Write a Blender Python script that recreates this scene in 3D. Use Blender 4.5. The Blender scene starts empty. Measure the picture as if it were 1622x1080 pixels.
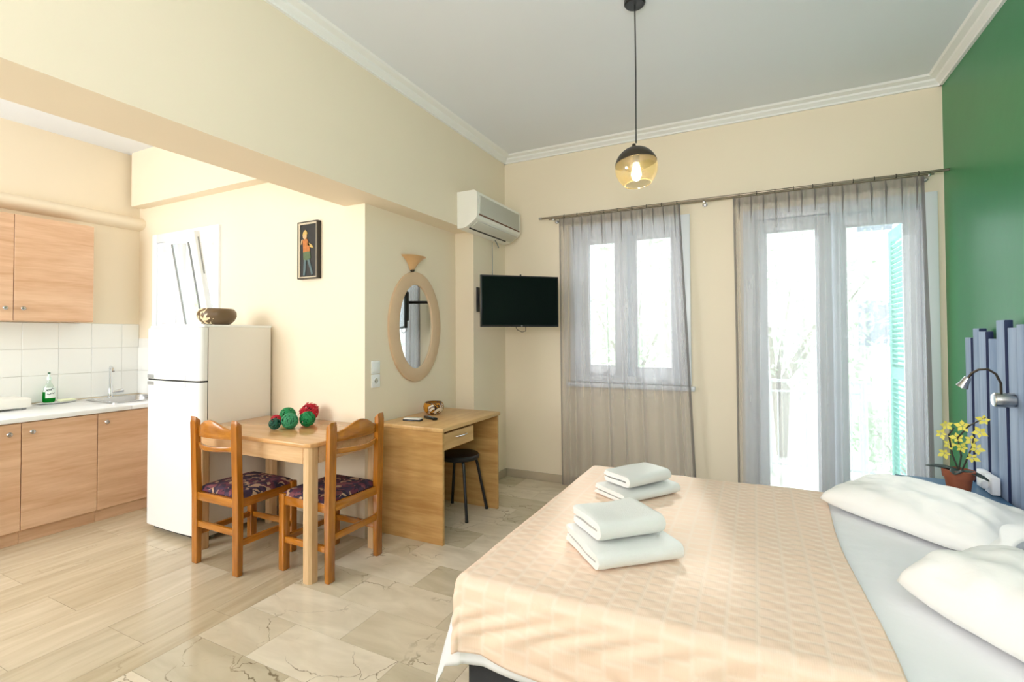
import bpy, bmesh, math, random
from mathutils import Vector, Matrix, noise
random.seed(7)
S = bpy.context.scene
COL = S.collection
PI = math.pi

# ------------------------------------------------------------------ camera
F_PX, YAW, PITCH, ROLL, SY = 771.54, 0.4606, 0.01846, -0.00476, -21.8
cy, sy_ = math.cos(YAW), math.sin(YAW); cp, sp = math.cos(PITCH), math.sin(PITCH)
fwd = Vector((-sy_*cp, cy*cp, sp)); rt = Vector((cy, sy_, 0)); up = rt.cross(fwd)
cr, sr = math.cos(ROLL), math.sin(ROLL)
r2 = cr*rt + sr*up; u2 = -sr*rt + cr*up
cam_d = bpy.data.cameras.new('camera'); cam = bpy.data.objects.new('camera', cam_d); COL.objects.link(cam)
cam_d.sensor_width = 36; cam_d.lens = F_PX/1622*36; cam_d.shift_y = SY/1622
cam_d.clip_start = 0.02
M = Matrix((r2, u2, -fwd)).transposed().to_4x4(); M.translation = (0, 0, 1.38)
cam.matrix_world = M
S.camera = cam

# ------------------------------------------------------------------ world, sun, exposure
w = bpy.data.worlds.new('sky'); S.world = w; w.use_nodes = True
bg = w.node_tree.nodes['Background']
bg.inputs[0].default_value = (0.86, 0.93, 1.0, 1); bg.inputs[1].default_value = 3.3
S.view_settings.view_transform = 'Standard'; S.view_settings.look = 'None'
S.view_settings.gamma = 1; S.view_settings.use_curve_mapping = False
S.view_settings.exposure = 0.16
S.cycles.transparent_max_bounces = 24
S.cycles.max_bounces = 10; S.cycles.diffuse_bounces = 6
S.cycles.sample_clamp_indirect = 6
S.cycles.caustics_refractive = False

def light(name, kind, loc, target, energy, color=(1, 1, 1), size=1.0, size_y=None, portal=False, spread=None):
    d = bpy.data.lights.new(name, kind); d.energy = energy; d.color = color
    if kind == 'AREA':
        d.size = size
        if size_y: d.shape = 'RECTANGLE'; d.size_y = size_y
        if spread: d.spread = spread
        if portal: d.cycles.is_portal = True
    o = bpy.data.objects.new(name, d); COL.objects.link(o); o.location = loc
    o.rotation_euler = (Vector(target)-Vector(loc)).to_track_quat('-Z', 'Y').to_euler()
    return o
sun = light('sun', 'SUN', (2, 8, 6), (0.2, 0, 2.0), 3.2, (1.0, 0.985, 0.97))
sun.data.angle = math.radians(3)
sun.rotation_euler = Vector((0.20, -0.86, -0.52)).to_track_quat('-Z', 'Y').to_euler()
# unseen area fill added behind the camera to brighten the room
light('fill_behind', 'AREA', (-0.75, -1.42, 1.75), (-1.0, 3.0, 1.6), 32, (1.0, 0.975, 1.0), 2.6, 1.9)
# added upward fill, bounced off the ceiling to even out the light
light('bounce_fill', 'AREA', (0.0, -0.7, 1.8), (0.15, 0.4, 3.1), 54, (1.0, 0.975, 1.0), 0.9)
light('daylight_kitchen', 'AREA', (-4.3, -1.40, 1.75), (-4.3, 3.0, 1.1), 104, (0.88, 0.94, 1.0), 1.7, 2.0)  # daylight of the opening on the entrance side of the kitchen
# portals of the two windows and the kitchen window
light('portal_door', 'AREA', (0.56, 4.60, 1.2), (0.56, 0, 1.2), 1, size=1.2, size_y=2.3, portal=True)
light('portal_window', 'AREA', (-1.0, 4.60, 1.68), (-1.0, 0, 1.68), 1, size=1.0, size_y=1.4, portal=True)
light('portal_kitchen', 'AREA', (-4.49, 2.80, 1.9), (-4.49, 0, 1.9), 1, size=1.0, size_y=0.95, portal=True)

# ------------------------------------------------------------------ materials
def c3(r, g, b):   # sRGB 0-255 -> linear
    f = lambda v: (v/255)/12.92 if v/255 <= 0.04045 else ((v/255+0.055)/1.055)**2.4
    return (f(r), f(g), f(b), 1)
def newmat(name):
    m = bpy.data.materials.new(name); m.use_nodes = True
    nt = m.node_tree; return m, nt, nt.nodes, nt.links, nt.nodes['Principled BSDF']
def add_bump(nt, b, scale, strength, dist=0.002, vec=None, detail=4):
    n = nt.nodes.new('ShaderNodeTexNoise'); n.inputs['Scale'].default_value = scale; n.inputs['Detail'].default_value = detail
    if vec: nt.links.new(vec, n.inputs['Vector'])
    bp = nt.nodes.new('ShaderNodeBump'); bp.inputs['Strength'].default_value = strength; bp.inputs['Distance'].default_value = dist
    nt.links.new(n.outputs['Fac'], bp.inputs['Height']); nt.links.new(bp.outputs[0], b.inputs['Normal'])
    return n
def mat(name, col, rough=0.5, metal=0.0, bump=None, var=0.0, vscale=2.0, emit=None, coat=0.0, spec=None):
    m, nt, N, L, b = newmat(name)
    b.inputs['Base Color'].default_value = col; b.inputs['Roughness'].default_value = rough; b.inputs['Metallic'].default_value = metal
    if spec is not None: b.inputs['Specular IOR Level'].default_value = spec
    if coat: b.inputs['Coat Weight'].default_value = coat
    tc = N.new('ShaderNodeTexCoord')
    n = N.new('ShaderNodeTexNoise'); n.inputs['Scale'].default_value = vscale; n.inputs['Detail'].default_value = 3
    L.new(tc.outputs['Object'], n.inputs['Vector'])
    mx = N.new('ShaderNodeMix'); mx.data_type = 'RGBA'
    v = var if var else 0.015
    mx.inputs[6].default_value = tuple(c*(1-v) for c in col[:3])+(1,); mx.inputs[7].default_value = tuple(min(1, c*(1+v)) for c in col[:3])+(1,)
    L.new(n.outputs['Fac'], mx.inputs[0]); L.new(mx.outputs[2], b.inputs['Base Color'])
    if bump: add_bump(nt, b, bump[0], bump[1], bump[2] if len(bump) > 2 else 0.002, tc.outputs['Object'])
    if emit:
        b.inputs['Emission Color'].default_value = emit[0]; b.inputs['Emission Strength'].default_value = emit[1]
    return m
def wood(name, c1, c2, axis='X', scale=1.0, rough=0.4, coat=0.0, knots=0.0, fine=1.0):
    """grain runs along the given axis of the object"""
    m, nt, N, L, b = newmat(name)
    b.inputs['Roughness'].default_value = rough; b.inputs['Coat Weight'].default_value = coat
    tc = N.new('ShaderNodeTexCoord'); mp = N.new('ShaderNodeMapping')
    oi = N.new('ShaderNodeObjectInfo'); ad = N.new('ShaderNodeVectorMath'); ad.operation = 'ADD'
    ml = N.new('ShaderNodeMath'); ml.operation = 'MULTIPLY'; ml.inputs[1].default_value = 7.3
    L.new(oi.outputs['Random'], ml.inputs[0]); L.new(tc.outputs['Object'], ad.inputs[0]); L.new(ml.outputs[0], ad.inputs[1])
    s = {'X': (1.3, 14, 14), 'Y': (14, 1.3, 14), 'Z': (14, 14, 1.3)}[axis]
    mp.inputs['Scale'].default_value = tuple(v*scale for v in s)
    L.new(ad.outputs[0], mp.inputs['Vector'])
    n1 = N.new('ShaderNodeTexNoise'); n1.inputs['Scale'].default_value = 1.0; n1.inputs['Detail'].default_value = 6; n1.inputs['Distortion'].default_value = 0.6
    n2 = N.new('ShaderNodeTexNoise'); n2.inputs['Scale'].default_value = 6.0; n2.inputs['Detail'].default_value = 3
    L.new(mp.outputs[0], n1.inputs['Vector']); L.new(mp.outputs[0], n2.inputs['Vector'])
    mt = N.new('ShaderNodeMath'); mt.operation = 'MULTIPLY_ADD'; mt.inputs[1].default_value = 0.35*fine
    L.new(n2.outputs['Fac'], mt.inputs[0]); L.new(n1.outputs['Fac'], mt.inputs[2])
    cr_ = N.new('ShaderNodeValToRGB'); e = cr_.color_ramp.elements
    e[0].position = 0.45; e[0].color = c2; e[1].position = 0.86; e[1].color = c1
    L.new(mt.outputs[0], cr_.inputs[0]); L.new(cr_.outputs[0], b.inputs['Base Color'])
    bp = N.new('ShaderNodeBump'); bp.inputs['Strength'].default_value = 0.08; bp.inputs['Distance'].default_value = 0.002
    L.new(mt.outputs[0], bp.inputs['Height']); L.new(bp.outputs[0], b.inputs['Normal'])
    return m
def marble(name, axis=0):
    m, nt, N, L, b = newmat(name)
    b.inputs['Roughness'].default_value = 0.16
    tc = N.new('ShaderNodeTexCoord'); oi = N.new('ShaderNodeObjectInfo')
    ml = N.new('ShaderNodeMath'); ml.operation = 'MULTIPLY'; ml.inputs[1].default_value = 91.7
    L.new(oi.outputs['Random'], ml.inputs[0])
    ad = N.new('ShaderNodeVectorMath'); ad.operation = 'ADD'; L.new(tc.outputs['Object'], ad.inputs[0]); L.new(ml.outputs[0], ad.inputs[1])
    # per slab tone
    tone = N.new('ShaderNodeValToRGB'); e = tone.color_ramp.elements
    if axis == 0:
        e[0].position = 0.0; e[0].color = c3(230, 219, 200); e[1].position = 1.0; e[1].color = c3(200, 189, 166)
        k = e.new(0.45); k.color = c3(224, 212, 191); k = e.new(0.72); k.color = c3(208, 196, 172)
    else:
        e[0].position = 0.0; e[0].color = c3(212, 198, 174); e[1].position = 1.0; e[1].color = c3(190, 174, 146)
    m2 = N.new('ShaderNodeMath'); m2.operation = 'FRACT'; m3 = N.new('ShaderNodeMath'); m3.operation = 'MULTIPLY'; m3.inputs[1].default_value = 17.31
    L.new(oi.outputs['Random'], m3.inputs[0]); L.new(m3.outputs[0], m2.inputs[0]); L.new(m2.outputs[0], tone.inputs[0])
    # clouds
    mp = N.new('ShaderNodeMapping'); mp.inputs['Scale'].default_value = (2.2, 6, 6) if axis == 0 else (11, 1.3, 11)
    L.new(ad.outputs[0], mp.inputs['Vector'])
    n = N.new('ShaderNodeTexNoise'); n.inputs['Scale'].default_value = 1.6; n.inputs['Detail'].default_value = 7; n.inputs['Distortion'].default_value = 0.8
    L.new(mp.outputs[0], n.inputs['Vector'])
    cl = N.new('ShaderNodeValToRGB'); e = cl.color_ramp.elements; e[0].position = 0.3; e[0].color = (0.84, 0.82, 0.78, 1); e[1].position = 0.7; e[1].color = (1.04, 1.04, 1.04, 1)
    L.new(n.outputs['Fac'], cl.inputs[0])
    mx = N.new('ShaderNodeMix'); mx.data_type = 'RGBA'; mx.blend_type = 'MULTIPLY'; mx.inputs[0].default_value = 1
    L.new(tone.outputs[0], mx.inputs[6]); L.new(cl.outputs[0], mx.inputs[7])
    # thin dark veins: voronoi cell edges broken by a mask
    dn = N.new('ShaderNodeTexNoise'); dn.inputs['Scale'].default_value = 5; dn.inputs['Detail'].default_value = 5
    L.new(ad.outputs[0], dn.inputs['Vector'])
    dv = N.new('ShaderNodeVectorMath'); dv.operation = 'MULTIPLY_ADD'; dv.inputs[1].default_value = (0.35, 0.35, 0.35)
    L.new(dn.outputs['Color'], dv.inputs[0]); L.new(ad.outputs[0], dv.inputs[2])
    mp2 = N.new('ShaderNodeMapping'); mp2.inputs['Scale'].default_value = (3.4, 5.5, 1) if axis == 0 else (7.0, 1.0, 1)
    mp2.inputs['Rotation'].default_value = (0, 0, 0.5 if axis == 0 else 0.1)
    L.new(dv.outputs[0], mp2.inputs['Vector'])
    vo = N.new('ShaderNodeTexVoronoi'); vo.feature = 'DISTANCE_TO_EDGE'; vo.inputs['Scale'].default_value = 1
    L.new(mp2.outputs[0], vo.inputs['Vector'])
    vr = N.new('ShaderNodeValToRGB'); e = vr.color_ramp.elements; e[0].position = 0.004; e[0].color = (1, 1, 1, 1); e[1].position = 0.016; e[1].color = (0, 0, 0, 1)
    L.new(vo.outputs['Distance'], vr.inputs[0])
    mk = N.new('ShaderNodeTexNoise'); mk.inputs['Scale'].default_value = 4.0; mk.inputs['Detail'].default_value = 3; L.new(ad.outputs[0], mk.inputs['Vector'])
    mr = N.new('ShaderNodeValToRGB'); e = mr.color_ramp.elements; e[0].position = 0.50 if axis == 0 else 0.58; e[0].color = (0, 0, 0, 1); e[1].position = 0.66 if axis == 0 else 0.72; e[1].color = (1, 1, 1, 1)
    L.new(mk.outputs['Fac'], mr.inputs[0])
    mm = N.new('ShaderNodeMath'); mm.operation = 'MULTIPLY'; L.new(vr.outputs[0], mm.inputs[0]); L.new(mr.outputs[0], mm.inputs[1])
    mm2 = N.new('ShaderNodeMath'); mm2.operation = 'MULTIPLY'; mm2.inputs[1].default_value = 0.85 if axis == 0 else 0.45; L.new(mm.outputs[0], mm2.inputs[0])
    fx = N.new('ShaderNodeMix'); fx.data_type = 'RGBA'; fx.inputs[7].default_value = c3(112, 96, 72)
    L.new(mm2.outputs[0], fx.inputs[0]); L.new(mx.outputs[2], fx.inputs[6]); L.new(fx.outputs[2], b.inputs['Base Color'])
    return m
def sheer(name, col, alpha, back=None):
    m = bpy.data.materials.new(name); m.use_nodes = True; nt = m.node_tree; N = nt.nodes; L = nt.links
    for n in list(N): N.remove(n)
    out = N.new('ShaderNodeOutputMaterial'); tr = N.new('ShaderNodeBsdfTransparent'); df = N.new('ShaderNodeBsdfDiffuse'); tl = N.new('ShaderNodeBsdfTranslucent')
    df.inputs[0].default_value = col; tl.inputs[0].default_value = back or col
    a = N.new('ShaderNodeMixShader'); a.inputs[0].default_value = 0.5; L.new(df.outputs[0], a.inputs[1]); L.new(tl.outputs[0], a.inputs[2])
    # thicker where the cloth is seen edge on, as woven sheers are
    lw = N.new('ShaderNodeLayerWeight'); lw.inputs[0].default_value = 0.35
    ma = N.new('ShaderNodeMath'); ma.operation = 'MULTIPLY_ADD'; ma.inputs[1].default_value = 0.75*(1-alpha); ma.inputs[2].default_value = alpha; ma.use_clamp = True
    L.new(lw.outputs['Facing'], ma.inputs[0])
    x = N.new('ShaderNodeMixShader'); L.new(ma.outputs[0], x.inputs[0]); L.new(tr.outputs[0], x.inputs[1]); L.new(a.outputs[0], x.inputs[2])
    L.new(x.outputs[0], out.inputs[0]); return m
def glassy(name, tint, gl=0.08, rough=0.0, body=None, bodyfac=0.0):
    m = bpy.data.materials.new(name); m.use_nodes = True; nt = m.node_tree; N = nt.nodes; L = nt.links
    for n in list(N): N.remove(n)
    out = N.new('ShaderNodeOutputMaterial'); tr = N.new('ShaderNodeBsdfTransparent'); g = N.new('ShaderNodeBsdfGlossy')
    tr.inputs[0].default_value = tint; g.inputs['Roughness'].default_value = rough
    x = N.new('ShaderNodeMixShader'); x.inputs[0].default_value = gl; L.new(tr.outputs[0], x.inputs[1]); L.new(g.outputs[0], x.inputs[2])
    last = x
    if body:
        d = N.new('ShaderNodeBsdfTranslucent'); d.inputs[0].default_value = body
        y = N.new('ShaderNodeMixShader'); y.inputs[0].default_value = bodyfac; L.new(x.outputs[0], y.inputs[1]); L.new(d.outputs[0], y.inputs[2]); last = y
    L.new(last.outputs[0], out.inputs[0]); return m

WALL = mat('cream_wall_paint', c3(239, 226, 203), 0.75, bump=(60, 0.12), var=0.02)
GREEN = mat('green_wall_paint', c3(48, 133, 82), 0.36, bump=(5, 0.12, 0.01), var=0.05)
CEIL = mat('ceiling_paint', c3(230, 234, 240), 0.8, bump=(40, 0.06))
CORN = mat('cornice_paint', c3(240, 240, 238), 0.5)
WHITE = mat('white_lacquer', c3(240, 242, 244), 0.3)
PVC = mat('white_frame_paint', c3(235, 239, 244), 0.3)
MARBLE = marble('marble_slab', 0)
MARBLE_L = marble('marble_plank', 1)
GROUT = mat('floor_joint', c3(176, 160, 132), 0.7)
SKIRT = mat('taupe_marble_skirting', c3(190, 176, 154), 0.3, var=0.12, vscale=6)
TILEW = mat('white_wall_tile', c3(240, 240, 236), 0.18, var=0.02)
TGROUT = mat('tile_grout', c3(234, 233, 227), 0.8)
BEECH = wood('cabinet_beech', c3(228, 190, 158), c3(204, 158, 122), 'Y', 1.0, 0.42)
BEECHI = mat('cabinet_carcass', c3(222, 186, 152), 0.5)
DESKW = wood('desk_laminate_x', c3(214, 172, 112), c3(186, 138, 78), 'X', 1.3, 0.38)
DESKY = wood('desk_laminate_y', c3(220, 180, 124), c3(198, 152, 96), 'Y', 1.3, 0.3)
TABTOP = wood('table_beech_top', c3(222, 174, 120), c3(202, 150, 94), 'X', 0.8, 0.2, coat=0.3)
TABLEG = wood('table_beech_leg', c3(230, 196, 152), c3(204, 164, 118), 'Z', 1.6, 0.4)
TABAP = wood('table_beech_apron', c3(228, 192, 148), c3(202, 160, 114), 'X', 1.2, 0.4)
CHZ = wood('honey_pine_upright', c3(194, 122, 32), c3(142, 80, 14), 'Z', 1.4, 0.22, coat=0.5)
CHX = wood('honey_pine_rail', c3(196, 126, 36), c3(146, 84, 16), 'X', 1.4, 0.22, coat=0.5)
CHY = wood('honey_pine_side_rail', c3(192, 120, 32), c3(142, 80, 14), 'Y', 1.4, 0.22, coat=0.5)
FRIDGE = mat('fridge_enamel', c3(238, 240, 240), 0.22, var=0.01)
FRIDGES = mat('fridge_side_enamel', c3(232, 228, 222), 0.4, bump=(220, 0.1))
GREY = mat('grey_plastic', c3(150, 152, 152), 0.4)
DARK = mat('dark_gap', c3(50, 50, 50), 0.7)
BLACK = mat('black_plastic', c3(18, 18, 20), 0.3)
BLACKM = mat('black_painted_steel', c3(22, 22, 26), 0.35)
SCREEN = mat('tv_screen_glass', c3(12, 14, 17), 0.10, spec=0.22)
STEEL = mat('brushed_steel', c3(190, 190, 190), 0.25, 1.0)
CHROME = mat('chrome', c3(225, 228, 232), 0.08, 1.0)
BRONZE = mat('bronze_metal', c3(78, 70, 60), 0.35, 0.8)
ACW = mat('aged_white_plastic', c3(240, 238, 230), 0.35)
ACG = mat('grey_grille_plastic', c3(206, 204, 194), 0.45)
FRAMEM = mat('blush_mirror_frame', c3(216, 186, 152), 0.4, var=0.06, vscale=8)
MIRROR = mat('mirror_silver', c3(235, 240, 240), 0.0, 1.0)
ALAB = mat('amber_alabaster', c3(214, 172, 124), 0.35, var=0.12, vscale=14)
SHEET = mat('white_sheet_cotton', c3(236, 237, 240), 0.85, bump=(9, 0.25, 0.012))
PILLOW = mat('white_pillow_cotton', c3(238, 238, 236), 0.85, bump=(14, 0.25, 0.010))
TOWEL = mat('white_terry', c3(240, 240, 238), 0.95, bump=(420, 0.7, 0.004))
BASEF = mat('charcoal_bed_fabric', c3(52, 53, 56), 0.9, bump=(300, 0.4))
MATT = mat('mattress_ticking', c3(228, 228, 228), 0.9)
TERRA = mat('terracotta', c3(150, 84, 56), 0.75, var=0.12, vscale=12)
LEAFD = mat('dark_orchid_leaf', c3(48, 62, 58), 0.4)
STEM = mat('dark_stem', c3(52, 50, 40), 0.6)
YEL = mat('yellow_petal', c3(226, 216, 90), 0.6, var=0.15, vscale=40)
SOIL = mat('dark_soil', c3(50, 40, 34), 0.9)
BLUEP = mat('blue_painted_nightstand', c3(52, 96, 130), 0.45, var=0.1)
MINT = mat('mint_shutter_paint', c3(120, 205, 190), 0.5)
RODM = mat('brushed_rod', c3(150, 140, 124), 0.3, 0.9)
RINGM = mat('curtain_ring_dark', c3(84, 78, 70), 0.4, 0.5)
CURT = sheer('grey_sheer_cloth', c3(172, 167, 168), 0.36, c3(226, 226, 232))
CURTH = sheer('grey_sheer_header', c3(146, 140, 138), 0.70, c3(196, 192, 192))
GLASS = glassy('window_glass', (0.97, 0.99, 0.98, 1), 0.06)
AMBER = glassy('amber_globe_glass', (0.99, 0.96, 0.88, 1), 0.10, 0.02, c3(244, 228, 180), 0.07)
FOIL = mat('outdoor_leaves', c3(204, 220, 194), 0.6, var=0.2, vscale=3)
BARK = mat('tree_bark', c3(170, 164, 152), 0.9)
FACADE = mat('pale_render', c3(238, 236, 230), 0.8)
PAVE = mat('balcony_paving', c3(214, 210, 202), 0.7)
def blue_planks():
    m = wood('blue_washed_pine', c3(164, 180, 204), c3(112, 134, 168), 'Z', 0.7, 0.55, fine=0.6)
    return m
BLUE = blue_planks()
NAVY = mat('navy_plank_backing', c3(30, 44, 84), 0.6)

def blanket_mat():
    m, nt, N, L, b = newmat('peach_jacquard')
    b.inputs['Roughness'].default_value = 0.8
    tc = N.new('ShaderNodeTexCoord'); mp = N.new('ShaderNodeMapping'); mp.inputs['Scale'].default_value = (1, 1, 1)
    L.new(tc.outputs['UV'], mp.inputs['Vector'])
    br = N.new('ShaderNodeTexBrick'); br.inputs['Scale'].default_value = 1.0; br.offset = 0.5
    br.inputs['Brick Width'].default_value = 0.052; br.inputs['Row Height'].default_value = 0.080; br.inputs['Mortar Size'].default_value = 0.012; br.inputs['Mortar Smooth'].default_value = 1.0
    br.inputs['Color1'].default_value = c3(240, 211, 188); br.inputs['Color2'].default_value = c3(241, 214, 193); br.inputs['Mortar'].default_value = c3(241, 218, 199)
    L.new(mp.outputs[0], br.inputs['Vector'])
    n = N.new('ShaderNodeTexNoise'); n.inputs['Scale'].default_value = 1.2; n.inputs['Detail'].default_value = 3; L.new(mp.outputs[0], n.inputs['Vector'])
    L.new(br.outputs['Color'], b.inputs['Base Color'])
    wv = N.new('ShaderNodeTexWave'); wv.inputs['Scale'].default_value = 60; wv.bands_direction = 'Y'; wv.inputs['Distortion'].default_value = 2
    L.new(mp.outputs[0], wv.inputs['Vector'])
    ad = N.new('ShaderNodeMath'); ad.operation = 'MULTIPLY_ADD'; ad.inputs[1].default_value = 0.25; L.new(wv.outputs['Fac'], ad.inputs[0])
    inv = N.new('ShaderNodeMath'); inv.operation = 'SUBTRACT'; inv.inputs[0].default_value = 1.0; L.new(br.outputs['Fac'], inv.inputs[1]); L.new(inv.outputs[0], ad.inputs[2])
    bp = N.new('ShaderNodeBump'); bp.inputs['Strength'].default_value = 0.22; bp.inputs['Distance'].default_value = 0.003
    L.new(ad.outputs[0], bp.inputs['Height']); L.new(bp.outputs[0], b.inputs['Normal'])
    return m
BLANKET = blanket_mat()
def seat_fabric():
    m, nt, N, L, b = newmat('seat_tapestry'); b.inputs['Roughness'].default_value = 0.85
    tc = N.new('ShaderNodeTexCoord')
    v = N.new('ShaderNodeTexVoronoi'); v.inputs['Scale'].default_value = 40
    dn = N.new('ShaderNodeTexNoise'); dn.inputs['Scale'].default_value = 9; L.new(tc.outputs['Object'], dn.inputs['Vector'])
    dv = N.new('ShaderNodeVectorMath'); dv.operation = 'MULTIPLY_ADD'; dv.inputs[1].default_value = (0.14, 0.14, 0.14); L.new(dn.outputs['Color'], dv.inputs[0]); L.new(tc.outputs['Object'], dv.inputs[2])
    L.new(dv.outputs[0], v.inputs['Vector'])
    sx = N.new('ShaderNodeSeparateColor'); L.new(v.outputs['Color'], sx.inputs[0])
    r = N.new('ShaderNodeValToRGB'); r.color_ramp.interpolation = 'CONSTANT'; e = r.color_ramp.elements
    e[0].position = 0; e[0].color = c3(44, 32, 52); e[1].position = 0.28; e[1].color = c3(98, 44, 62)
    for p, c in ((0.5, (66, 46, 70)), (0.66, (184, 150, 122)), (0.8, (120, 66, 74)), (0.92, (52, 40, 60))):
        k = e.new(p); k.color = c3(*c)
    L.new(sx.outputs[0], r.inputs[0]); L.new(r.outputs[0], b.inputs['Base Color'])
    add_bump(nt, b, 300, 0.3, 0.002, tc.outputs['Object'])
    return m
SEATF = seat_fabric()
def splotch(name, c1, c2, c3_, scale, thr, rough=0.3, side=None):
    m, nt, N, L, b = newmat(name); b.inputs['Roughness'].default_value = rough
    tc = N.new('ShaderNodeTexCoord')
    n = N.new('ShaderNodeTexNoise'); n.inputs['Scale'].default_value = scale; n.inputs['Detail'].default_value = 1; n.inputs['Distortion'].default_value = 1.8
    L.new(tc.outputs['Object'], n.inputs['Vector'])
    fac = n.outputs['Fac']
    if side:   # the glaze covers one side only
        sp_ = N.new('ShaderNodeVectorMath'); sp_.operation = 'DOT_PRODUCT'; sp_.inputs[1].default_value = side
        L.new(tc.outputs['Object'], sp_.inputs[0]); a = N.new('ShaderNodeMath'); a.operation = 'ADD'; L.new(fac, a.inputs[0]); L.new(sp_.outputs['Value'], a.inputs[1]); fac = a.outputs[0]
    r = N.new('ShaderNodeValToRGB'); r.color_ramp.interpolation = 'CONSTANT'; e = r.color_ramp.elements
    e[0].position = 0; e[0].color = c1; e[1].position = thr; e[1].color = c2; k = e.new(min(0.99, thr+0.10)); k.color = c3_
    L.new(fac, r.inputs[0]); L.new(r.outputs[0], b.inputs['Base Color']); return m

# ------------------------------------------------------------------ mesh helpers
class MB:
    def __init__(s): s.bm = bmesh.new()
    def box(s, x0, x1, y0, y1, z0, z1, bev=0.0, seg=2, rot=None, about=None):
        if x1 < x0: x0, x1 = x1, x0
        if y1 < y0: y0, y1 = y1, y0
        t = bmesh.new(); bmesh.ops.create_cube(t, size=1)
        for v in t.verts:
            v.co = Vector(((x0+x1)/2+v.co.x*(x1-x0), (y0+y1)/2+v.co.y*(y1-y0), (z0+z1)/2+v.co.z*(z1-z0)))
        if bev: bmesh.ops.bevel(t, geom=t.edges[:], offset=bev, segments=seg, profile=0.5, affect='EDGES')
        if rot:
            c = Vector(about) if about else Vector(((x0+x1)/2, (y0+y1)/2, (z0+z1)/2))
            for v in t.verts: v.co = rot @ (v.co-c)+c
        s._merge(t); return s
    def _merge(s, t):
        me = bpy.data.meshes.new('t'); t.to_mesh(me); t.free(); s.bm.from_mesh(me); bpy.data.meshes.remove(me)
    def tube(s, pts, r, seg=10, closed=False, cap=True):
        pts = [Vector(p) for p in pts]; n = len(pts); rings = []
        rr = r if isinstance(r, (list, tuple)) else [r]*n
        prev = None
        for i, p in enumerate(pts):
            if closed: d = pts[(i+1) % n]-pts[i-1]
            else: d = pts[min(i+1, n-1)]-pts[max(i-1, 0)]
            d.normalize()
            if prev is None:
                a = d.orthogonal().normalized()
            else:
                a = (prev-d*prev.dot(d)).normalized()
            prev = a; b = d.cross(a)
            rings.append([s.bm.verts.new(p+rr[i]*(math.cos(2*PI*k/seg)*a+math.sin(2*PI*k/seg)*b)) for k in range(seg)])
        m = n if closed else n-1
        for i in range(m):
            A, B = rings[i], rings[(i+1) % n]
            for k in range(seg):
                s.bm.faces.new((A[k], A[(k+1) % seg], B[(k+1) % seg], B[k]))
        if not closed and cap:
            s.bm.faces.new(rings[0][::-1]); s.bm.faces.new(rings[-1])
        return s
    def lathe(s, prof, c=(0, 0, 0), seg=32, axis=None, ang=2*PI, a0=0):
        """profile of (r, z); axis rotates the z axis"""
        R = Vector((0, 0, 1)).rotation_difference(Vector(axis)).to_matrix() if axis else Matrix.Identity(3)
        c = Vector(c); full = abs(ang-2*PI) < 1e-6; cols = seg if full else seg+1
        ring = []
        for (r, z) in prof:
            if r < 1e-6:
                v = s.bm.verts.new(R @ Vector((0, 0, z))+c); ring.append([v]*cols)
            else:
                ring.append([s.bm.verts.new(R @ Vector((r*math.cos(a0+ang*k/seg), r*math.sin(a0+ang*k/seg), z))+c) for k in range(cols)])
        for i in range(len(prof)-1):
            A, B = ring[i], ring[i+1]
            for k in range(seg):
                k2 = (k+1) % cols
                q = []
                for v in (A[k], A[k2], B[k2], B[k]):
                    if v not in q: q.append(v)
                if len(q) > 2:
                    try: s.bm.faces.new(q)
                    except ValueError: pass
        return s
    def grid(s, fn, nu, nv, uv=None, closed_u=False):
        vs = [[s.bm.verts.new(fn(i/nu, j/nv)) for j in range(nv+1)] for i in range(nu+1)]
        lay = s.bm.loops.layers.uv.verify() if uv else None
        for i in range(nu):
            for j in range(nv):
                f = s.bm.faces.new((vs[i][j], vs[i+1][j], vs[i+1][j+1], vs[i][j+1]))
                if uv:
                    for lp, (a, b) in zip(f.loops, ((i, j), (i+1, j), (i+1, j+1), (i, j+1))): lp[lay].uv = uv(a/nu, b/nv)
        return s
    def prism(s, poly, z0, z1, plane='XY'):
        def P(a, b, c):
            return {'XY': (a, b, c), 'XZ': (a, c, b), 'YZ': (c, a, b)}[plane]
        A = [s.bm.verts.new(P(a, b, z0)) for a, b in poly]; B = [s.bm.verts.new(P(a, b, z1)) for a, b in poly]
        n = len(poly); s.bm.faces.new(A[::-1]); s.bm.faces.new(B)
        for i in range(n): s.bm.faces.new((A[i], A[(i+1) % n], B[(i+1) % n], B[i]))
        return s
    def build(s, name, m, parent=None, smooth=False, loc=None, fixn=True, angle=35):
        """vertices are given in the parent's frame (or the world's); a top-level mesh gets its origin at loc"""
        bm = s.bm
        if fixn: bmesh.ops.recalc_face_normals(bm, faces=bm.faces[:])
        if loc is not None and parent is None:
            for v in bm.verts: v.co -= Vector(loc)
        me = bpy.data.meshes.new(name); bm.to_mesh(me); bm.free()
        if smooth:
            for p in me.polygons: p.use_smooth = True
            if angle: me.set_sharp_from_angle(angle=math.radians(angle))
        me.materials.append(m)
        o = bpy.data.objects.new(name, me); COL.objects.link(o)
        if parent is not None: o.parent = parent
        elif loc is not None: o.location = loc
        return o
def rel(loc):
    """shift so that world coordinates can be used for a thing whose Empty sits at loc"""
    return Vector(loc)
def part(mb, name, m, parent, smooth=False, world=True, angle=35, fixn=True):
    if world:
        off = Vector((0, 0, 0)); p = parent
        while p is not None: off += Vector(p.location); p = p.parent
        for v in mb.bm.verts: v.co -= off
    return mb.build(name, m, parent, smooth, angle=angle, fixn=fixn)
def tag(o, label, cat, group=None):
    o['label'] = label; o['category'] = cat
    if group: o['group'] = group
    return o
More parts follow.
